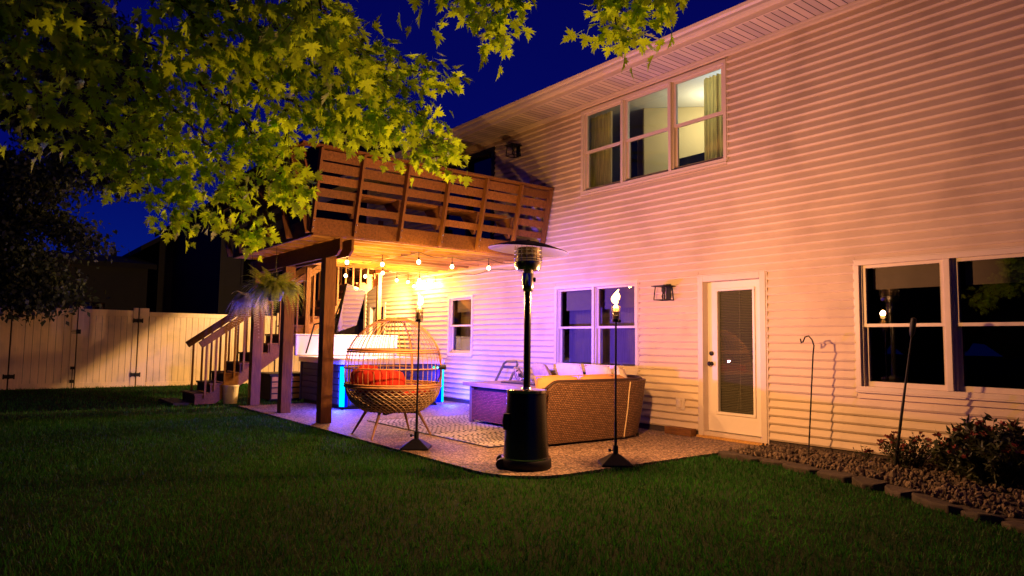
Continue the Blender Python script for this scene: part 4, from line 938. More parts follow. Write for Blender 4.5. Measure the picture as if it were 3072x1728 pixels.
# ================================================================ patio heater
HX, HY = -5.60, -3.52
ht = thing('patio_heater', 'tall black patio heater with steel burner and wide domed reflector', 'patio heater', (HX, HY, GZ))
B0 = GZ
mb = MB(); mb.lathe([(0, 0), (.25, 0), (.262, .015), (.262, .085), (.25, .10), (0, .10)], (HX, HY, B0), 40); mb.build('base', M['black'], ht, smooth='auto')
mb = MB(); mb.lathe([(.252, .101), (.252, .112), (.235, .113)], (HX, HY, B0), 40, cap=False); mb.build('base_trim', M['steel'], ht, smooth='auto')
mb = MB(); mb.lathe([(.232, .113), (.20, .755), (.0, .755)], (HX, HY, B0), 48, cap=False); mb.build('tank_housing', M['blackgloss'], ht, smooth='auto')
mb = MB(); mb.lathe([(.200, .756), (.206, .758), (.207, .785), (.19, .79), (.06, .795), (.05, .81), (0, .81)], (HX, HY, B0), 40); mb.build('lid', M['steel'], ht, smooth='auto')
hp_ = np.array([HX, HY, .40]) - RIGHT * .205 - FWD * .10
mb = MB(); mb.lathe([(.0, -.09), (.03, -.08), (.042, 0), (.03, .08), (.0, .09)], tuple(hp_), 12); mb.build('door_handle', M['black'], ht, smooth='auto')
for sg in (1, -1):
    wc = np.array([HX, HY, B0 + .055]) - RIGHT * .25 - FWD * (.09 * sg)
    mb = MB(); mb.tube([wc - FWD * .02, wc + FWD * .02], .055, 16); mb.build('wheel', M['black'], ht, smooth='auto')
mb = MB(); mb.tube([(HX, HY, .70), (HX, HY, 1.74)], .0365, 20); mb.build('pole', M['blackgloss'], ht, smooth='auto')
mb = MB(); mb.lathe([(.045, 1.715), (.056, 1.73), (.060, 1.78), (.060, 1.90), (.050, 1.925)], (HX, HY, 0), 24); mb.build('control_housing', M['steel'], ht, smooth='auto')
kp = np.array([HX, HY, 1.84]) + RIGHT * .06; mb = MB(); mb.tube([kp, kp + RIGHT * .02], .024, 14); mb.build('control_knob', M['black'], ht, smooth='auto')
mb = MB(); mb.lathe([(.09, 1.925), (.125, 1.94), (.14, 1.98), (.142, 2.02)], (HX, HY, 0), 32); mb.build('burner_bowl', M['steel'], ht, smooth='auto')
mb = MB()
for z in (2.03, 2.055, 2.10, 2.14): mb.tube([(HX + .142 * math.cos(a), HY + .142 * math.sin(a), z) for a in np.linspace(0, 2 * PI, 32, endpoint=False)], .004, 5, closed=True)
for k in range(16): a = 2 * PI * k / 16; mb.tube([(HX + .142 * math.cos(a), HY + .142 * math.sin(a), 2.02), (HX + .140 * math.cos(a), HY + .140 * math.sin(a), 2.19)], .0035, 5)
mb.build('burner_guard', M['steel'], ht)
mb = MB(); mb.lathe([(.10, 2.02), (.118, 2.03), (.12, 2.17), (.09, 2.18)], (HX, HY, 0), 28); mb.build('burner_screen', mat('screen_metal', (.16, .12, .09), .35, metal=.9, var=.6, vscale=14), ht, smooth='auto')
tiltR = np.array(Matrix.Rotation(math.radians(4.2), 3, Vector(FWD)))
def dome(prof_, c_, n_=48):
    q = MB(); q.lathe(prof_, (0, 0, 0), n_, cap=False); q.v = [tuple(tiltR @ np.array(p) + np.array(c_)) for p in q.v]; return q
tc_ = (HX, HY, 2.150)
dome([(0, .094), (.10, .088), (.22, .062), (.33, .028), (.415, .002), (.423, -.006)], tc_).build('reflector', mat('reflector_top', (.010, .009, .010), .6, spec=.15), ht, smooth='auto')
dome([(0, .088), (.10, .082), (.22, .056), (.33, .022), (.415, -.004), (.4229, -.007)], tc_).build('reflector_underside', mat('brushed_alu', (.62, .60, .62), .30, metal=.9), ht, smooth='auto')
mb = MB(); mb.lathe([(0, 0), (.02, 0), (.02, .015), (0, .02)], (HX, HY, 2.243), 12); mb.build('finial', M['black'], ht)

# ================================================================ torches
def torch(x, y, label, power, lean=0., seed=0, lit=True):
    t_ = thing('garden_torch', label, 'torch', (x, y, GZ), group='lit torches on square stands' if lit else None)
    mb = MB(); a = math.atan2(RIGHT[1], RIGHT[0]); c_, s_ = math.cos(a), math.sin(a)
    def sq(h_, z): return [(x + (p * c_ - q_ * s_) * h_, y + (p * s_ + q_ * c_) * h_, z) for p, q_ in ((-1, -1), (1, -1), (1, 1), (-1, 1))]
    vs = sq(.165, GZ) + sq(.165, GZ + .018) + sq(.05, GZ + .105) + sq(.03, GZ + .115)
    fs = [(3, 2, 1, 0)] + [(4 * r_ + i, 4 * r_ + (i + 1) % 4, 4 * r_ + 4 + (i + 1) % 4, 4 * r_ + 4 + i) for r_ in range(3) for i in range(4)] + [(12, 13, 14, 15)]
    mb.add(vs, fs); mb.build('stand', M['black'], t_, bevel=.005)
    mb = MB(); mb.tube([(x, y, GZ + .11), (x, y, GZ + .20)], .028, 12); mb.tube([(x, y, GZ + .15), (x - RIGHT[0] * .06, y - RIGHT[1] * .06, GZ + .15)], .006, 6); mb.tube([(x - RIGHT[0] * .05, y - RIGHT[1] * .05, GZ + .15), (x - RIGHT[0] * .075, y - RIGHT[1] * .075, GZ + .15)], .016, 8)
    mb.build('collar', M['black'], t_, smooth='auto')
    mb = MB(); mb.tube([(x, y, GZ + .2), (x, y, GZ + .45)], .0155, 10); mb.tube([(x, y, GZ + .45), (x, y, 1.43)], .0115, 10); mb.build('pole', M['black'], t_, smooth='auto')
    mb = MB(); mb.lathe([(.0, 1.415), (.043, 1.42), (.046, 1.425), (.046, 1.45), (.0, 1.452)], (x, y, 0), 20); mb.tube([(x + .03, y, 1.43), (x + .06, y + .0, 1.43)], .018, 8); mb.build('cup', M['darkmetal'], t_, smooth='auto')
    mb = MB()
    for z in (1.49, 1.535, 1.585): mb.tube([(x + .045 * math.cos(q_), y + .045 * math.sin(q_), z) for q_ in np.linspace(0, 2 * PI, 18, endpoint=False)], .0028, 5, closed=True)
    for k in range(8): q_ = 2 * PI * k / 8; mb.tube([(x + .045 * math.cos(q_), y + .045 * math.sin(q_), 1.45), (x + .045 * math.cos(q_), y + .045 * math.sin(q_), 1.59)], .0026, 5)
    mb.build('wire_cage', M['darkmetal'], t_)
    mb = MB(); mb.lathe([(.0, 1.452), (.034, 1.453), (.036, 1.46), (.036, 1.56), (.022, 1.59), (.014, 1.60), (.014, 1.612), (0, 1.612)], (x, y, 0), 20); mb.build('oil_bottle', mat('amber_glass', (.42, .28, .12), .15, coat=.5) if 'amber_glass' not in bpy.data.materials else bpy.data.materials['amber_glass'], t_, smooth='auto')
    if lit:
        r_ = np.random.default_rng(seed); n1, n2 = 14, 12; vs = []; fs = []
        for i in range(n1 + 1):
            u = i / n1; rad = .040 * (math.sin(PI * min(1, u * 1.0) ** .62)) ** .8 * (1 - .35 * u) + .002
            cx = -.030 * u * math.sin(u * 3 + seed) ; cy = .02 * u
            for j in range(n2): th = 2 * PI * j / n2; k_ = 1 + .22 * math.sin(3 * th + 6 * u + seed) * u; vs.append((x + cx * RIGHT[0] * 1.4 + rad * k_ * math.cos(th), y + cx * RIGHT[1] * 1.4 + rad * k_ * math.sin(th), 1.608 + .165 * u))
        for i in range(n1):
            for j in range(n2): fs.append((i * n2 + j, i * n2 + (j + 1) % n2, (i + 1) * n2 + (j + 1) % n2, (i + 1) * n2 + j))
        fs += [tuple(range(n2))[::-1], tuple(n1 * n2 + j for j in range(n2))]
        mb = MB(); mb.add(vs, fs)
        tip = [(x + RIGHT[0] * .028, y + RIGHT[1] * .028, 1.66), (x + RIGHT[0] * .036, y + RIGHT[1] * .036, 1.70), (x + RIGHT[0] * .030, y + RIGHT[1] * .030, 1.735)]; mb.tube(tip, [.012, .010, .001], 8)
        mb.build('flame', M['flame'], t_, smooth=True)
        lamp('flame_light', 'POINT', (x, y, 1.70), power, (1.0, .445, .15), t_, radius=.035)
    return t_
TP = 440
torch(-5.20, -2.63, 'lit garden torch standing behind the sofa back', TP, seed=1)
torch(-7.29, -3.83, 'lit garden torch standing beside the cage chair', TP * .45, seed=4)
# leaning unlit torch in the rock bed
b0 = on(2684, 1420, 1, -.45); b0[2] = GZ; tb_ = on(2735, 1005, 1, b0[1] - .04)
ut = thing('unlit_torch', 'black unlit torch on a leaning pole in front of the dark twin window', 'torch', tuple(b0))
mb = MB(); mb.tube([b0, b0 + (tb_ - b0) * .45, tb_], [.016, .014, .006], 10); mb.build('pole', M['black'], ut, smooth='auto')
dv = (tb_ - b0) / np.linalg.norm(tb_ - b0)
mb = MB(); mb.tube([tb_ - dv * .02, tb_, tb_ + dv * .04, tb_ + dv * .12, tb_ + dv * .17, tb_ + dv * .18], [.010, .020, .028, .030, .024, .010], 14); mb.build('canister', M['black'], ut, smooth='auto')
# shepherd hook
hy = -.30
hk = [on(*q, 1, hy) for q in ((2426, 1362), (2433, 1200), (2439, 1064), (2442, 1037), (2436, 1019), (2426, 1008), (2415, 1011), (2409, 1026), (2404, 1029), (2401, 1016))]
mb = MB(); mb.tube(hk, .0085, 8); tag(mb.build('shepherd_hook', M['black'], origin=tuple(hk[0]), smooth='auto'), 'thin black shepherd hook planted in the rocks right of the door', 'shepherd hook')

# ================================================================ string lights and flood lamp
sl = thing('string_lights', 'warm globe string lights strung below the deck joists', 'string lights', (-11, -2, 2.5))
bz = 2.42
S1 = [on(*q, 2, bz) for q in ((1041, 787), (1147, 793), (1256, 786), (1356, 800), (1466, 804))]
S2 = [on(*q, 2, bz) for q in ((1037, 827), (1096, 829), (1148, 819), (1190, 841), (1224, 846), (1258, 840))]
def cable(ps, ends):
    pts_ = [ends[0]] + [p + np.array([0, 0, .16]) for p in ps] + [ends[1]]; out = []
    for a_, c_ in zip(pts_, pts_[1:]):
        for u in np.linspace(0, 1, 8, endpoint=False): q = a_ + (c_ - a_) * u; out.append(q - np.array([0, 0, .05 * math.sin(PI * u)]))
    out.append(pts_[-1]); return out
mb = MB(); mb.tube(cable(S1, (np.array([-10.8, -3.6, 2.60]), np.array([-9.75, -.4, 2.62]))), .0045, 5); mb.build('cable', M['black'], sl)
mb = MB(); mb.tube(cable(S2, (np.array([-13.2, -2.8, 2.58]), np.array([-12.4, -.1, 2.56]))), .0045, 5); mb.build('cable', M['black'], sl)
wl_ = [np.array([x_, -.06, 2.58 + .03 * math.sin(x_ * 5)]) for x_ in np.linspace(-14.2, -9.7, 30)]
mb = MB(); mb.tube(wl_, .0045, 5); mb.build('cable', M['black'], sl)
S2 += [np.array([-14.0, -.12, 2.44]), np.array([-13.05, -.12, 2.44])]
for i, p in enumerate(S1 + S2):
    mb = MB(); mb.lathe([(.006, .155), (.006, .075), (.014, .07), (.016, .03), (.012, .025)], tuple(p), 10); mb.build('socket', M['black'], sl)
    mb = MB(); mb.lathe([(.001, -.036), (.019, -.029), (.030, -.010), (.030, .010), (.019, .028), (.012, .040)], tuple(p), 14); mb.build('bulb', M['bulb'], sl, smooth=True)
    lamp('bulb_light', 'POINT', tuple(p), 36, (1.0, .47, .06), sl, radius=.045)
fl = thing('flood_lamp', 'very bright flood lamp fixed to the siding under the deck', 'flood lamp', (-13.64, -.05, 2.50))
mb = MB(); mb.lathe([(.0, 0), (.05, 0), (.05, .02), (0, .02)], (0, 0, 0), 14); mb.v = [(-13.64 + p[0], -.02 - p[2], 2.52 + p[1]) for p in mb.v]; mb.tube([(-13.64, -.03, 2.52), (-13.60, -.12, 2.50)], .02, 8); mb.build('base', M['trim'], fl, smooth='auto')
for dx in (-.07, .09):
    mb = MB(); mb.lathe([(.0, -.06), (.035, -.055), (.06, -.02), (.058, .02), (.03, .05), (.0, .055)], (-13.60 + dx, -.17, 2.46), 16); mb.build('lamp_head', M['flood'], fl, smooth=True)
lamp('flood_light', 'POINT', (-13.5, -.40, 2.42), 60, (1.0, .58, .17), fl, radius=.06)
fs_ = lamp('flood_beam', 'SPOT', (-13.75, -.42, 2.40), 2300, (1.0, .55, .18), fl, radius=.06, spot_size=math.radians(150), spot_blend=.8)
fs_.rotation_euler = Vector((-.80, -.62, -.28)).to_track_quat('-Z', 'Y').to_euler()

# ================================================================ hanging plants
def frond(mb, base, az, length, droop, wid, n=28, lift=.62):
    d_ = np.array([math.cos(az), math.sin(az), 0]); side = np.array([-d_[1], d_[0], 0]); prev = None
    for i in range(n + 1):
        u = i / n; p = np.array(base) + d_ * length * (u ** .9) * (1 - .12 * u) + np.array([0, 0, length * (lift * u - droop * u * u)])
        if i > 0:
            t_ = p - prev; t_ /= np.linalg.norm(t_); L_ = wid * math.sin(PI * min(1, .12 + .9 * u)) * (1.05 - .55 * u)
            for sg in (1, -1):
                a_ = p; b2 = p + side * sg * L_ + t_ * L_ * .35 + np.array([0, 0, -L_ * .2]); w_ = t_ * length / n * .55
                mb.add([a_ - w_ * .8, a_ + w_ * .6, b2 + w_ * .15, b2 - w_ * .1], [(0, 1, 2, 3)])
        prev = p
def hanging(x, y, z, label, leafm, seed, nfr, length, potm, top=2.70, trailing=False):
    r_ = np.random.default_rng(seed)
    t_ = thing('hanging_basket', label, 'hanging basket', (x, y, z), group='hanging baskets on the deck edge')
    mb = MB(); mb.lathe([(0, -.16), (.09, -.155), (.13, -.03), (.148, -.005), (.148, .02), (.135, .02), (.12, -.01), (0, -.02)], (x, y, z), 24); mb.build('pot', potm, t_, smooth='auto')
    mb = MB()
    for k in range(3): a = 2 * PI * k / 3 + .4; mb.tube([(x + .14 * math.cos(a), y + .14 * math.sin(a), z + .01), (x, y, z + .42)], .002, 4)
    mb.tube([(x, y, z + .42), (x, y, top)], .003, 4); mb.build('hanger', M['black'], t_)
    mb = MB()
    for k in range(nfr):
        az = r_.uniform(0, 2 * PI); frond(mb, (x + .05 * math.cos(az), y + .05 * math.sin(az), z), az, length * r_.uniform(.6, 1.15), r_.uniform(.4, 1.5) if not trailing else r_.uniform(1.0, 2.4), r_.uniform(.045, .075), lift=r_.uniform(.3, 1.25))
    mb.build('foliage', leafm, t_); return t_
hx = on(848, 889, 1, -4.38); hanging(hx[0] - .35, -4.38, hx[2] + .10, 'green fern in a hanging basket nearest the deck post', M['fern'], 3, 300, .50, M['pot'])
hx = on(752, 905, 1, -4.45); hanging(hx[0], -4.45, hx[2] + .06, 'silvery trailing plant in the left hanging basket under the deck', M['silver'], 5, 200, .36, M['pot'], trailing=True)

# ================================================================ vinyl fence (plane x = -20.6)
FX = -20.6; FZ = -.11
def yq(px): return on(px, 1040, 0, FX)[1]
def panel(mb, y0, y1, z0, z1, grv=.15):
    n_ = max(1, round((y1 - y0) / grv)); w_ = (y1 - y0) / n_
    for k in range(n_): mb.box(FX - .012 - .003 * (k % 2), FX + .012 + .0015 * math.sin(k * 1.9), y0 + k * w_ + .004, y0 + (k + 1) * w_ - .004, z0, z1)
def fence_section(y0, y1, label, zt=1.86):
    t_ = thing('vinyl_fence', label, 'fence', (FX, (y0 + y1) / 2, FZ), group='cream vinyl fence panels')
    mb = MB(); panel(mb, y0 + .01, y1 - .01, FZ + .1, zt - .10); mb.build('boards', M['fence'], t_)
    mb = MB(); mb.box(FX - .03, FX + .03, y0, y1, zt - .12, zt); mb.build('top_rail', M['fence'], t_, bevel=.006)
    mb = MB(); mb.box(FX - .03, FX + .03, y0, y1, FZ - .04, FZ + .11); mb.build('bottom_rail', M['fence'], t_, bevel=.006)
def fence_gate(y0, y1, label, hinge_low):
    t_ = thing('fence_gate', label, 'gate', (FX, (y0 + y1) / 2, FZ), group='double gate in the vinyl fence')
    mb = MB(); panel(mb, y0 + .11, y1 - .11, FZ + .08, 1.80); mb.build('boards', M['fence'], t_)
    for a_, c_ in ((y0, y0 + .115), (y1 - .115, y1)): mb = MB(); mb.box(FX - .03, FX + .035, a_, c_, FZ - .02, 1.955); mb.build('stile', M['fence'], t_, bevel=.006)
    mb = MB(); mb.box(FX - .02, FX + .024, y0 + .116, y1 - .116, 1.72, 1.885); mb.build('top_rail', M['fence'], t_, bevel=.006)
    mb = MB(); mb.box(FX - .02, FX + .024, y0 + .116, y1 - .116, FZ - .01, FZ + .13); mb.build('bottom_rail', M['fence'], t_, bevel=.006)
    yh = y0 if hinge_low else y1
    for ys in ((y0, y1) if hinge_low else (y1,)): mb = MB(); mb.box(FX - .055, FX - .031, ys - .06, ys + .06, FZ, 1.93); mb.build('gap_dark_strip', M['crate'], t_)  # added dark strip behind the gap, so it reads black
    for z in (1.62, .20):
        mb = MB(); mb.box(FX + .036, FX + .05, yh - .10, yh + .10, z - .045, z + .045); mb.tube([(FX + .05, yh, z - .055), (FX + .05, yh, z + .055)], .016, 8); mb.box(FX + .036, FX + .046, yh - .12, yh - .09, z - .06, z + .06); mb.box(FX + .036, FX + .046, yh + .09, yh + .12, z - .06, z + .06); mb.build('hinge', M['black'], t_)
    return t_
g0, g1, g2 = yq(30), yq(228), yq(411)
fence_section(-12.6, g0 - .26, 'cream vinyl fence panel left of the gates')
ga = fence_gate(g0 + .012, g1 - .012, 'left leaf of the cream vinyl gate', True)
gb = fence_gate(g1 + .012, g2 - .012, 'right leaf of the cream vinyl gate with drop bolt', False)
yl = g1; mb = MB(); mb.box(FX + .036, FX + .06, yl - .02, yl + .08, 1.25, 1.36); mb.box(FX + .036, FX + .05, yl - .11, yl - .02, 1.33, 1.345); mb.box(FX + .036, FX + .05, yl - .13, yl - .02, 1.295, 1.31); mb.box(FX + .036, FX + .05, yl - .11, yl - .02, 1.26, 1.275); mb.build('latch', M['black'], gb)
mb = MB(); mb.tube([(FX + .05, yl - .05, -.10), (FX + .05, yl - .05, .42)], .008, 6); mb.box(FX + .036, FX + .055, yl - .10, yl - .01, .36, .43); mb.box(FX + .036, FX + .055, yl - .10, yl - .01, .02, .10); mb.build('drop_bolt', M['black'], gb)
for k, (y_, lb) in enumerate(((g0 - .13, 'cream vinyl post on the left of the double gate'), (g2 + .13, 'cream vinyl post on the right of the double gate'), (-.95, 'cream vinyl fence post behind the stairs'))):
    w_ = .125 if k < 2 else .06
    mb = MB(); mb.box(FX - .05, FX + .036, y_ - w_ + .012, y_ + w_ - .012, FZ - .05, 1.955); tag(mb.build('fence_post', M['fence'], origin=(FX, y_, FZ), bevel=.006), lb, 'fence post', 'cream vinyl fence posts')
fence_section(g2 + .25, -1.02, 'long cream vinyl fence panel right of the gates, behind the stairs')
fence_section(-.88, 1.8, 'cream vinyl fence panel running past the house corner')

# ================================================================ shrubs in the rock bed
def leafq(mb, p, d_, w_, l_, up_):
    d_ = d_ / np.linalg.norm(d_); s_ = np.cross(d_, up_); s_ /= (np.linalg.norm(s_) + 1e-9)
    mb.add([p, p + d_ * l_ * .5 + s_ * w_, p + d_ * l_, p + d_ * l_ * .5 - s_ * w_], [(0, 1, 2, 3)])
def shrub(name, label, c_, rx_, ry_, h_, nst, nleaf, ll, lw, nfl, seed, fl_r=.02, bare=.2):
    r_ = np.random.default_rng(seed); t_ = thing(name, label, 'shrub', c_, group='flowering shrubs in the rock bed'); st_ = MB(); lv = MB(); fl_ = MB()
    for k in range(nst):
        a = r_.uniform(0, 2 * PI); q = r_.uniform(.1, 1) ** .6; tip = np.array([c_[0] + rx_ * q * math.cos(a), c_[1] + ry_ * q * math.sin(a), c_[2] + h_ * r_.uniform(.55, 1.0) * (1 - .35 * q * q)])
        b_ = np.array([c_[0] + rx_ * .25 * q * math.cos(a), c_[1] + ry_ * .25 * q * math.sin(a), c_[2]]); mid = (b_ + tip) / 2 + r_.normal(0, .02, 3) + np.array([0, 0, h_ * .1]); ps = [b_ * (1 - u) ** 2 + mid * 2 * u * (1 - u) + tip * u * u for u in np.linspace(0, 1, 6)]
        st_.tube(ps, [.004, .004, .0035, .003, .0025, .0015], 4)
        for j in range(nleaf):
            u = r_.uniform(bare, 1); p = b_ * (1 - u) ** 2 + mid * 2 * u * (1 - u) + tip * u * u; d_ = r_.normal(0, 1, 3) + np.array([0, 0, .35]); leafq(lv, p, d_, lw * r_.uniform(.6, 1.2), ll * r_.uniform(.6, 1.25), r_.normal(0, 1, 3))
        if k < nfl:
            fl_ = MB()
            for j in range(9): d_ = r_.normal(0, 1, 3); d_[2] = abs(d_[2]); leafq(fl_, tip, d_, fl_r * .5, fl_r * 1.5, r_.normal(0, 1, 3))
            fl_.build('flower_head', M['flower'], t_)
    st_.build('stems', M['bark'], t_); lv.build('leaves', M['shrubleaf'], t_)
bc = on(2722, 1400, 1, -.38); shrub('flower_shrub', 'small airy shrub with reddish flower heads around the leaning pole', (bc[0], bc[1], GZ), .34, .18, .44, 80, 10, .05, .010, 60, 3)
bc = on(2985, 1450, 1, -.62); shrub('flower_shrub', 'big dark leafy shrub with dull red flowers at the right edge', (bc[0], bc[1], GZ), .52, .40, .66, 190, 34, .085, .015, 70, 4, .03, .12)
bc = on(2600, 1385, 1, -.30); shrub('flower_shrub', 'tiny red flowered sprig left of the leaning pole', (bc[0], bc[1], GZ), .16, .10, .26, 12, 8, .035, .008, 2, 5, .03)
bc = on(2868, 1415, 1, -.30); shrub('flower_shrub', 'low fern-like plant between the two bigger shrubs', (bc[0], bc[1], GZ), .26, .2, .30, 30, 22, .07, .008, 0, 6)

# ================================================================ neighbouring houses and trees
def gable_house(name, label, x0, x1, y0, y1, ze, zr, win=(), axis='x', chim=None, over=.5):
    t_ = thing(name, label, 'house', ((x0 + x1) / 2, (y0 + y1) / 2, GZ), group='dark neighbouring houses beyond the fence')
    ym = (y0 + y1) / 2; mb = MB(); mb.box(x0, x1, y0, y1, GZ - .1, ze)
    if axis == 'x': mb.prism([(y0, ze), (y1, ze), (ym, zr)], 0, x0 + .01, x1 - .01)
    else: xm = (x0 + x1) / 2; mb.prism([(x0, ze), (x1, ze), (xm, zr)], 1, y0 + .01, y1 - .01)
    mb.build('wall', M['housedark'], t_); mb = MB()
    if axis == 'x':
        k = (zr - ze) / (ym - y0); mb.prism([(y0 - over, ze - k * over), (ym, zr), (y1 + over, ze - k * over), (y1 + over, ze - k * over + .22), (ym, zr + .22), (y0 - over, ze - k * over + .22)], 0, x0 - over, x1 + over)
    else:
        k = (zr - ze) / (xm - x0); mb.prism([(x0 - over, ze - k * over), (xm, zr), (x1 + over, ze - k * over), (x1 + over, ze - k * over + .22), (xm, zr + .22), (x0 - over, ze - k * over + .22)], 1, y0 - over, y1 + over)
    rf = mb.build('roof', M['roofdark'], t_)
    if chim is not None: mb = MB(); mb.box(chim[0] - .15, chim[0] + .15, chim[1] - .12, chim[1] + .12, chim[2], chim[3]); mb.build('roof_vent', M['roofdark'], rf)
    for (y_, z_, w_, h_) in win:
        mb = MB(); mb.box(x1 + .0, x1 + .06, y_ - w_ / 2, y_ + w_ / 2, z_, z_ + h_); f_ = mb.build('window', M['housedark'], t_); mb = MB(); mb.box(x1 + .061, x1 + .07, y_ - w_ / 2 + .08, y_ + w_ / 2 - .08, z_ + .08, z_ + h_ - .08); mb.build('pane', M['darkglass'], f_)
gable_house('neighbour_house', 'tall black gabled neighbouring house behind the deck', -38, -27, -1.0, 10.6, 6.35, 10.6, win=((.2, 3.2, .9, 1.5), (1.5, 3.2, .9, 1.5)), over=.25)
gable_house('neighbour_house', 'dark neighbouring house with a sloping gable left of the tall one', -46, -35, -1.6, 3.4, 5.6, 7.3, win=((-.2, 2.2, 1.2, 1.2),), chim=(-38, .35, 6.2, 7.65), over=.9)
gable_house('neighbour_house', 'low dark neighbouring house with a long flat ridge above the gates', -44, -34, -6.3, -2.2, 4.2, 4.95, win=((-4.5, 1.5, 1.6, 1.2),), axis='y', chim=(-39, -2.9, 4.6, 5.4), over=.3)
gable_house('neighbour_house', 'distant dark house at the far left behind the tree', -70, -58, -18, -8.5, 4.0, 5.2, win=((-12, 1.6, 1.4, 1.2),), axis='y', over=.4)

# maple: one flat lobed leaf template, thousands of leaves grown along real branches
half = [(.0, .0), (.25, -.11), (.25, .02), (.57, -.02), (.41, .13), (.85, .30), (.53, .315), (.64, .51), (.32, .385), (.21, .445), (.41, .70), (.22, .67), (.21, .86), (.10, .79), (.0, 1.10)]
out_ = half + [(-x_, y_) for x_, y_ in half[-2:0:-1]]
LT = np.array([(0, .32, 0)] + [(x_, y_, 0) for x_, y_ in out_]); LT[:, 1] += .08; LT[:, 0] *= .86
LT[:, 2] = .16 * np.abs(LT[:, 0]) - .10 * LT[:, 1] ** 2
LT = np.vstack([LT, [(-.012, 0.1, 0), (.012, .1, 0), (.008, -.55, .06), (-.008, -.55, .06)]])
no = len(out_); LF = [(0, 1 + i, 1 + (i + 1) % no) for i in range(no)] + [(no + 1, no + 2, no + 3, no + 4)]
def leaf_mesh(name, P, T, Nn, S, m, parent, templ=LT, faces=LF):
    T = T / np.linalg.norm(T, axis=1)[:, None]; Nn = Nn - T * (Nn * T).sum(1)[:, None]; Nn /= np.linalg.norm(Nn, axis=1)[:, None]; B = np.cross(T, Nn)
    K = len(P); k = len(templ); curl = rng.uniform(.3, 2.2, K)
    V = P[:, None, :] + S[:, None, None] * (templ[None, :, 0, None] * B[:, None, :] + templ[None, :, 1, None] * T[:, None, :] + (templ[None, :, 2, None] * curl[:, None, None]) * Nn[:, None, :])
    V = V.reshape(-1, 3) - world_loc(parent)
    me = bpy.data.meshes.new(name); me.vertices.add(len(V)); me.vertices.foreach_set('co', V.ravel())
    fl = [np.array(f) for f in faces]; li = np.concatenate(fl); base_ = (np.arange(K) * k)[:, None]; loops = (base_ + li[None, :]).ravel()
    tot_ = np.array([len(f) for f in fl]); st0 = np.concatenate([[0], np.cumsum(tot_)[:-1]]); starts = ((np.arange(K) * tot_.sum())[:, None] + st0[None, :]).ravel()
    me.loops.add(len(loops)); me.loops.foreach_set('vertex_index', loops.astype(np.int32)); me.polygons.add(len(starts)); me.polygons.foreach_set('loop_start', starts.astype(np.int32))
    me.update(calc_edges=True); me.validate(); me.materials.append(m); o = bpy.data.objects.new(name, me); col.objects.link(o); o.parent = parent; return o
maple = thing('maple_tree', 'maple with big lobed yellow green leaves overhanging the lawn', 'tree', (-2.4, -10.2, GZ))
BR = [
 [(-260, -260, 3.2), (60, 40, 3.7), (330, 180, 4.2), (480, 300, 4.5), (600, 400, 4.8), (680, 510, 5.0), (730, 600, 5.3), (790, 700, 5.5)],
 [(300, -260, 3.0), (560, 40, 3.5), (700, 190, 4.0), (860, 300, 4.5), (1010, 360, 4.9), (1180, 395, 5.2), (1350, 440, 5.5)],
 [(700, -260, 2.8), (860, -20, 3.3), (1010, 120, 3.8), (1160, 200, 4.4), (1340, 240, 4.8)],
 [(-200, 60, 3.8), (60, 240, 4.2), (200, 350, 4.5), (330, 460, 4.8), (440, 570, 5.1), (540, 660, 5.3)],
 [(600, 240, 4.2), (700, 330, 4.5), (790, 440, 4.8), (860, 530, 5.1), (900, 590, 5.3)],
 [(860, 330, 4.6), (860, 430, 4.9), (865, 500, 5.1), (890, 560, 5.2)],
 [(0, -160, 3.2), (220, 30, 3.8), (420, 130, 4.1), (640, 170, 4.3), (820, 190, 4.4)],
 [(900, -260, 2.8), (960, 0, 3.2), (1000, 60, 3.5)],
 [(1010, 120, 3.8), (1120, 250, 4.5), (1240, 330, 4.9), (1300, 370, 5.0)],
 [(1500, -260, 3.4), (1480, -70, 3.7), (1490, 20, 3.8), (1455, 85, 3.9)],
 [(1960, -260, 3.3), (1900, -60, 3.5), (1860, 30, 3.6), (1850, 85, 3.6)],
 [(1960, -260, 3.3), (1940, -60, 3.5), (1950, -5, 3.6), (1975, 25, 3.6)],
 [(1400, -260, 3.4), (1330, -60, 3.6), (1335, -25, 3.6)],
 [(60, 40, 3.7), (40, 160, 4.0), (30, 260, 4.2), (60, 360, 4.4)],
 [(400, 230, 4.5), (500, 360, 4.8), (540, 480, 5.1), (600, 590, 5.4), (640, 640, 5.5)],
 [(400, 60, 3.9), (520, 170, 4.3), (640, 300, 4.6), (760, 400, 4.8), (840, 420, 4.9)],
 [(180, 120, 4.0), (280, 270, 4.4), (380, 380, 4.7), (480, 500, 5.0), (560, 570, 5.2)],
 [(700, 20, 3.6), (800, 130, 3.9), (950, 260, 4.3), (1090, 330, 4.7), (1200, 370, 4.9)],
 [(1180, 395, 5.2), (1270, 450, 5.4), (1335, 490, 5.5)],
 [(300, 430, 4.8), (240, 420, 4.8), (160, 420, 4.8)],
 [(640, -100, 3.4), (720, 60, 3.7), (900, 90, 3.9), (1040, 80, 4.0)],
]
DENS = [1, 1, 1.05, .85, .8, .6, 1.0, .9, .9, 1.0, 1.0, .8, .7, .7, .8, 1.2, .9, 1.3, .7, .4, 1.3]
tr = MB(); tbx = np.array([-2.4, -10.2, GZ])
tr.tube([tbx, tbx + np.array([.02, .0, 1.2]), tbx + np.array([-.05, .05, 2.6]), tbx + np.array([-.1, .2, 4.2]), tbx + np.array([-.2, .3, 6.2])], [.26, .20, .18, .13, .05], 14)
tr.build('trunk', M['bark'], maple, smooth='auto')
bm_ = MB(); P = []; T = []; NN = []; S = []
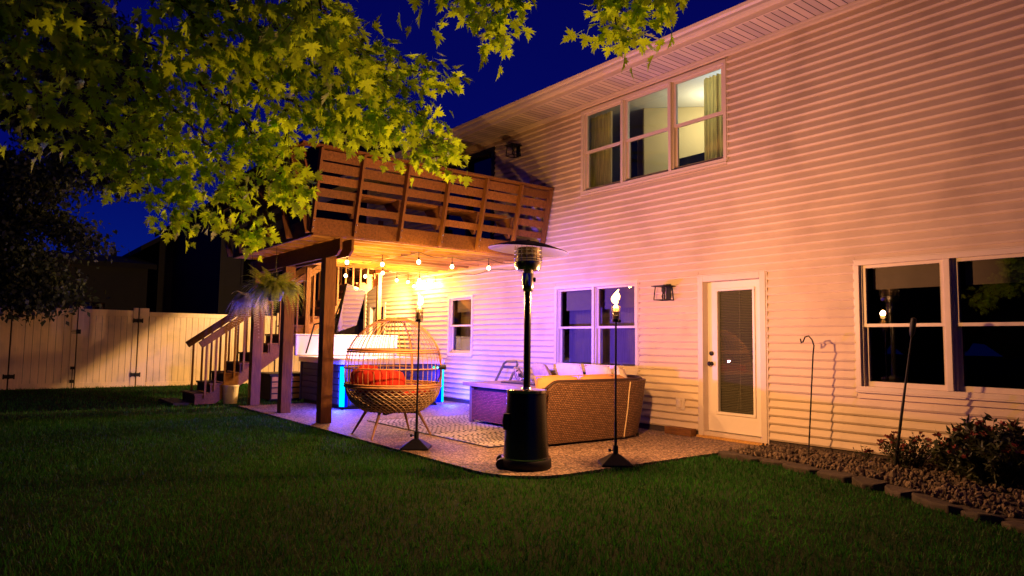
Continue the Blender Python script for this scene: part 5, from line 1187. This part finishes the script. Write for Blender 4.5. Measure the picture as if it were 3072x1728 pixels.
for bi, (br, dn) in enumerate(zip(BR, DENS)):
    W_ = [at(*q) for q in br]
    # smooth the polyline
    fine = []
    for i in range(len(W_) - 1):
        p0 = W_[max(i - 1, 0)]; p1 = W_[i]; p2 = W_[i + 1]; p3 = W_[min(i + 2, len(W_) - 1)]
        for u in np.linspace(0, 1, 8, endpoint=False):
            fine.append(.5 * ((2 * p1) + (-p0 + p2) * u + (2 * p0 - 5 * p1 + 4 * p2 - p3) * u * u + (-p0 + 3 * p1 - 3 * p2 + p3) * u ** 3))
    fine.append(W_[-1]); fine = [f + rng.normal(0, .012, 3) for f in fine]
    bm_.tube(fine, list(np.linspace(.016 if bi < 4 else .009, .003, len(fine))), 6)
    if br[0][1] < -90 or br[0][0] < -90:
        t0 = tbx + np.array([-.1, .2, 3.2 + .12 * (bi % 9)]); mid = (t0 + W_[0]) / 2 + np.array([0, 0, .4]); q_ = [t0 * (1 - u) ** 2 + mid * 2 * u * (1 - u) + W_[0] * u * u for u in np.linspace(0, 1, 8)]
        bm_.tube(q_, list(np.linspace(.05, .017, 8)), 8)
    seg = np.array(fine); sl_ = np.linalg.norm(np.diff(seg, axis=0), axis=1); tot_ = sl_.sum(); cums = np.concatenate([[0], np.cumsum(sl_)])
    nt_ = int(tot_ / .0205 * dn)
    for j in range(nt_):
        s_ = rng.uniform(.10, 1) * tot_; i = min(len(sl_) - 1, int(np.searchsorted(cums, s_) - 1)); p = seg[i] + (seg[i + 1] - seg[i]) * ((s_ - cums[i]) / sl_[i])
        bd = (seg[i + 1] - seg[i]) / sl_[i]
        rad = rng.uniform(.04, .22) * (1 - .45 * (s_ / tot_)); o1 = rng.normal(0, 1, 3); o1 -= bd * o1.dot(bd) * .8; o1 /= np.linalg.norm(o1); tipp = p + o1 * rad + bd * rng.uniform(.02, .14) + np.array([0, 0, -.03])
        if rad > .12: bm_.tube([p, (p + tipp) / 2 + np.array([0, 0, .02]), tipp], [.003, .002, .0012], 3, cap=False)
        for q in range(rng.integers(2, 4)):
            off = rng.normal(0, .05, 3); P.append(tipp + off); T.append(np.array([0, 0, -.8]) + o1 * .7 + bd * .3 + rng.normal(0, .45, 3)); sg = 1 if rng.random() < .5 else -1
            NN.append(np.array([0, 0, .75]) - FWD * .40 + rng.normal(0, .42, 3)); S.append(rng.uniform(.048, .098))
P, T, NN, S = map(np.array, (P, T, NN, S))
# keep the sky gap and the air just in front of the lens clear
q = P - CAM; dz_ = q @ FWD; px_ = 1536 + FPX * (q @ RIGHT) / dz_; py2 = 864 - FPX * (q @ UP) / dz_
keep = (dz_ > 2.4) & ~((py2 > 770)) 
P, T, NN, S = P[keep], T[keep], NN[keep], S[keep]
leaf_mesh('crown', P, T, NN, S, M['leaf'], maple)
bm_.build('branches', M['bark'], maple)
NLEAF = len(P)

# dark tree standing at the fence on the far left
dt = thing('dark_tree', 'dark drooping small leaved tree in front of the fence at the left', 'tree', (-15.2, -10.4, GZ))
tb2 = np.array([-15.2, -10.4, GZ]); tr = MB(); tr.tube([tb2, tb2 + np.array([0, .05, 2.5]), tb2 + np.array([.1, .1, 5.5]), tb2 + np.array([.1, .2, 9.5])], [.28, .22, .16, .05], 12); tr.build('trunk', M['bark'], dt, smooth='auto')
DB = [[(-200, 500), (-20, 470), (90, 520), (150, 600)], [(-200, 600), (0, 600), (110, 640), (200, 690), (270, 740)], [(-200, 700), (-20, 690), (70, 760), (150, 850), (200, 900)],
      [(-200, 780), (-30, 800), (50, 870), (90, 925)], [(-200, 200), (0, 150), (150, 200), (260, 330), (330, 450)], [(-200, 0), (100, 20), (260, 120), (380, 260), (430, 400), (420, 520)],
      [(-200, 330), (20, 320), (180, 380), (280, 480), (360, 560)], [(-200, -100), (150, -60), (300, 60), (420, 200)], [(-200, 560), (20, 540), (140, 560)], [(-200, 880), (-60, 860), (60, 900)], [(60, 300), (160, 480), (230, 560)], [(150, 100), (230, 260), (290, 400)],
      [(-200, 640), (0, 660), (60, 700)], [(-200, 740), (0, 740), (110, 800)], [(-200, 840), (-20, 840), (40, 880)]]
P = []; T = []; NN = []; S = []; bm_ = MB()
for bi, br in enumerate(DB):
    dd = 14.4 + .25 * (bi % 4); W_ = [at(a_, c_, dd - .3 * k) for k, (a_, c_) in enumerate(br)]
    bm_.tube([tb2 + np.array([0, 0, max(1.5, W_[0][2] - .4)])] + W_, [.06, .04] + [.02] * (len(W_) - 1), 5)
    for a_, c_ in zip(W_, W_[1:]):
        n_ = int(np.linalg.norm(c_ - a_) * 900)
        for k in range(n_):
            p = a_ + (c_ - a_) * rng.random() + rng.normal(0, 1, 3) * np.array([.20, .26, .15]); P.append(p); T.append(np.array([0, 0, -.7]) + rng.normal(0, .6, 3)); NN.append(rng.normal(0, 1, 3)); S.append(rng.uniform(.07, .15))
DL = np.array([(0, 0, 0), (.3, .4, .05), (0, 1, 0), (-.3, .4, .05)])
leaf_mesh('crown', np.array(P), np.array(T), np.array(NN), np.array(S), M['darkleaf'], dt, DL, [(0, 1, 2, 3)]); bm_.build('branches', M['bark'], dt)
print('leaves', NLEAF, len(P))
far = MB(); r_ = np.random.default_rng(9)  # added unseen trees, so the window panes reflect black instead of sky
for k in range(260):
    x_ = r_.uniform(-45, 45); z_ = r_.uniform(.5, 9); R_ = rotm(*r_.uniform(-3, 3, 3)); far.add((iv * (1 + r_.uniform(-.3, .3, (len(iv), 1))) * r_.uniform(1.2, 3.0)) @ R_.T + np.array([x_, -32 + r_.uniform(-3, 3), z_]), iff)
o = far.build('added_far_wood', M['housedark']); tag(o, 'added dark tree backdrop behind the camera, darkening window reflections', 'wood', kind='stuff')
bpy.context.view_layer.update()
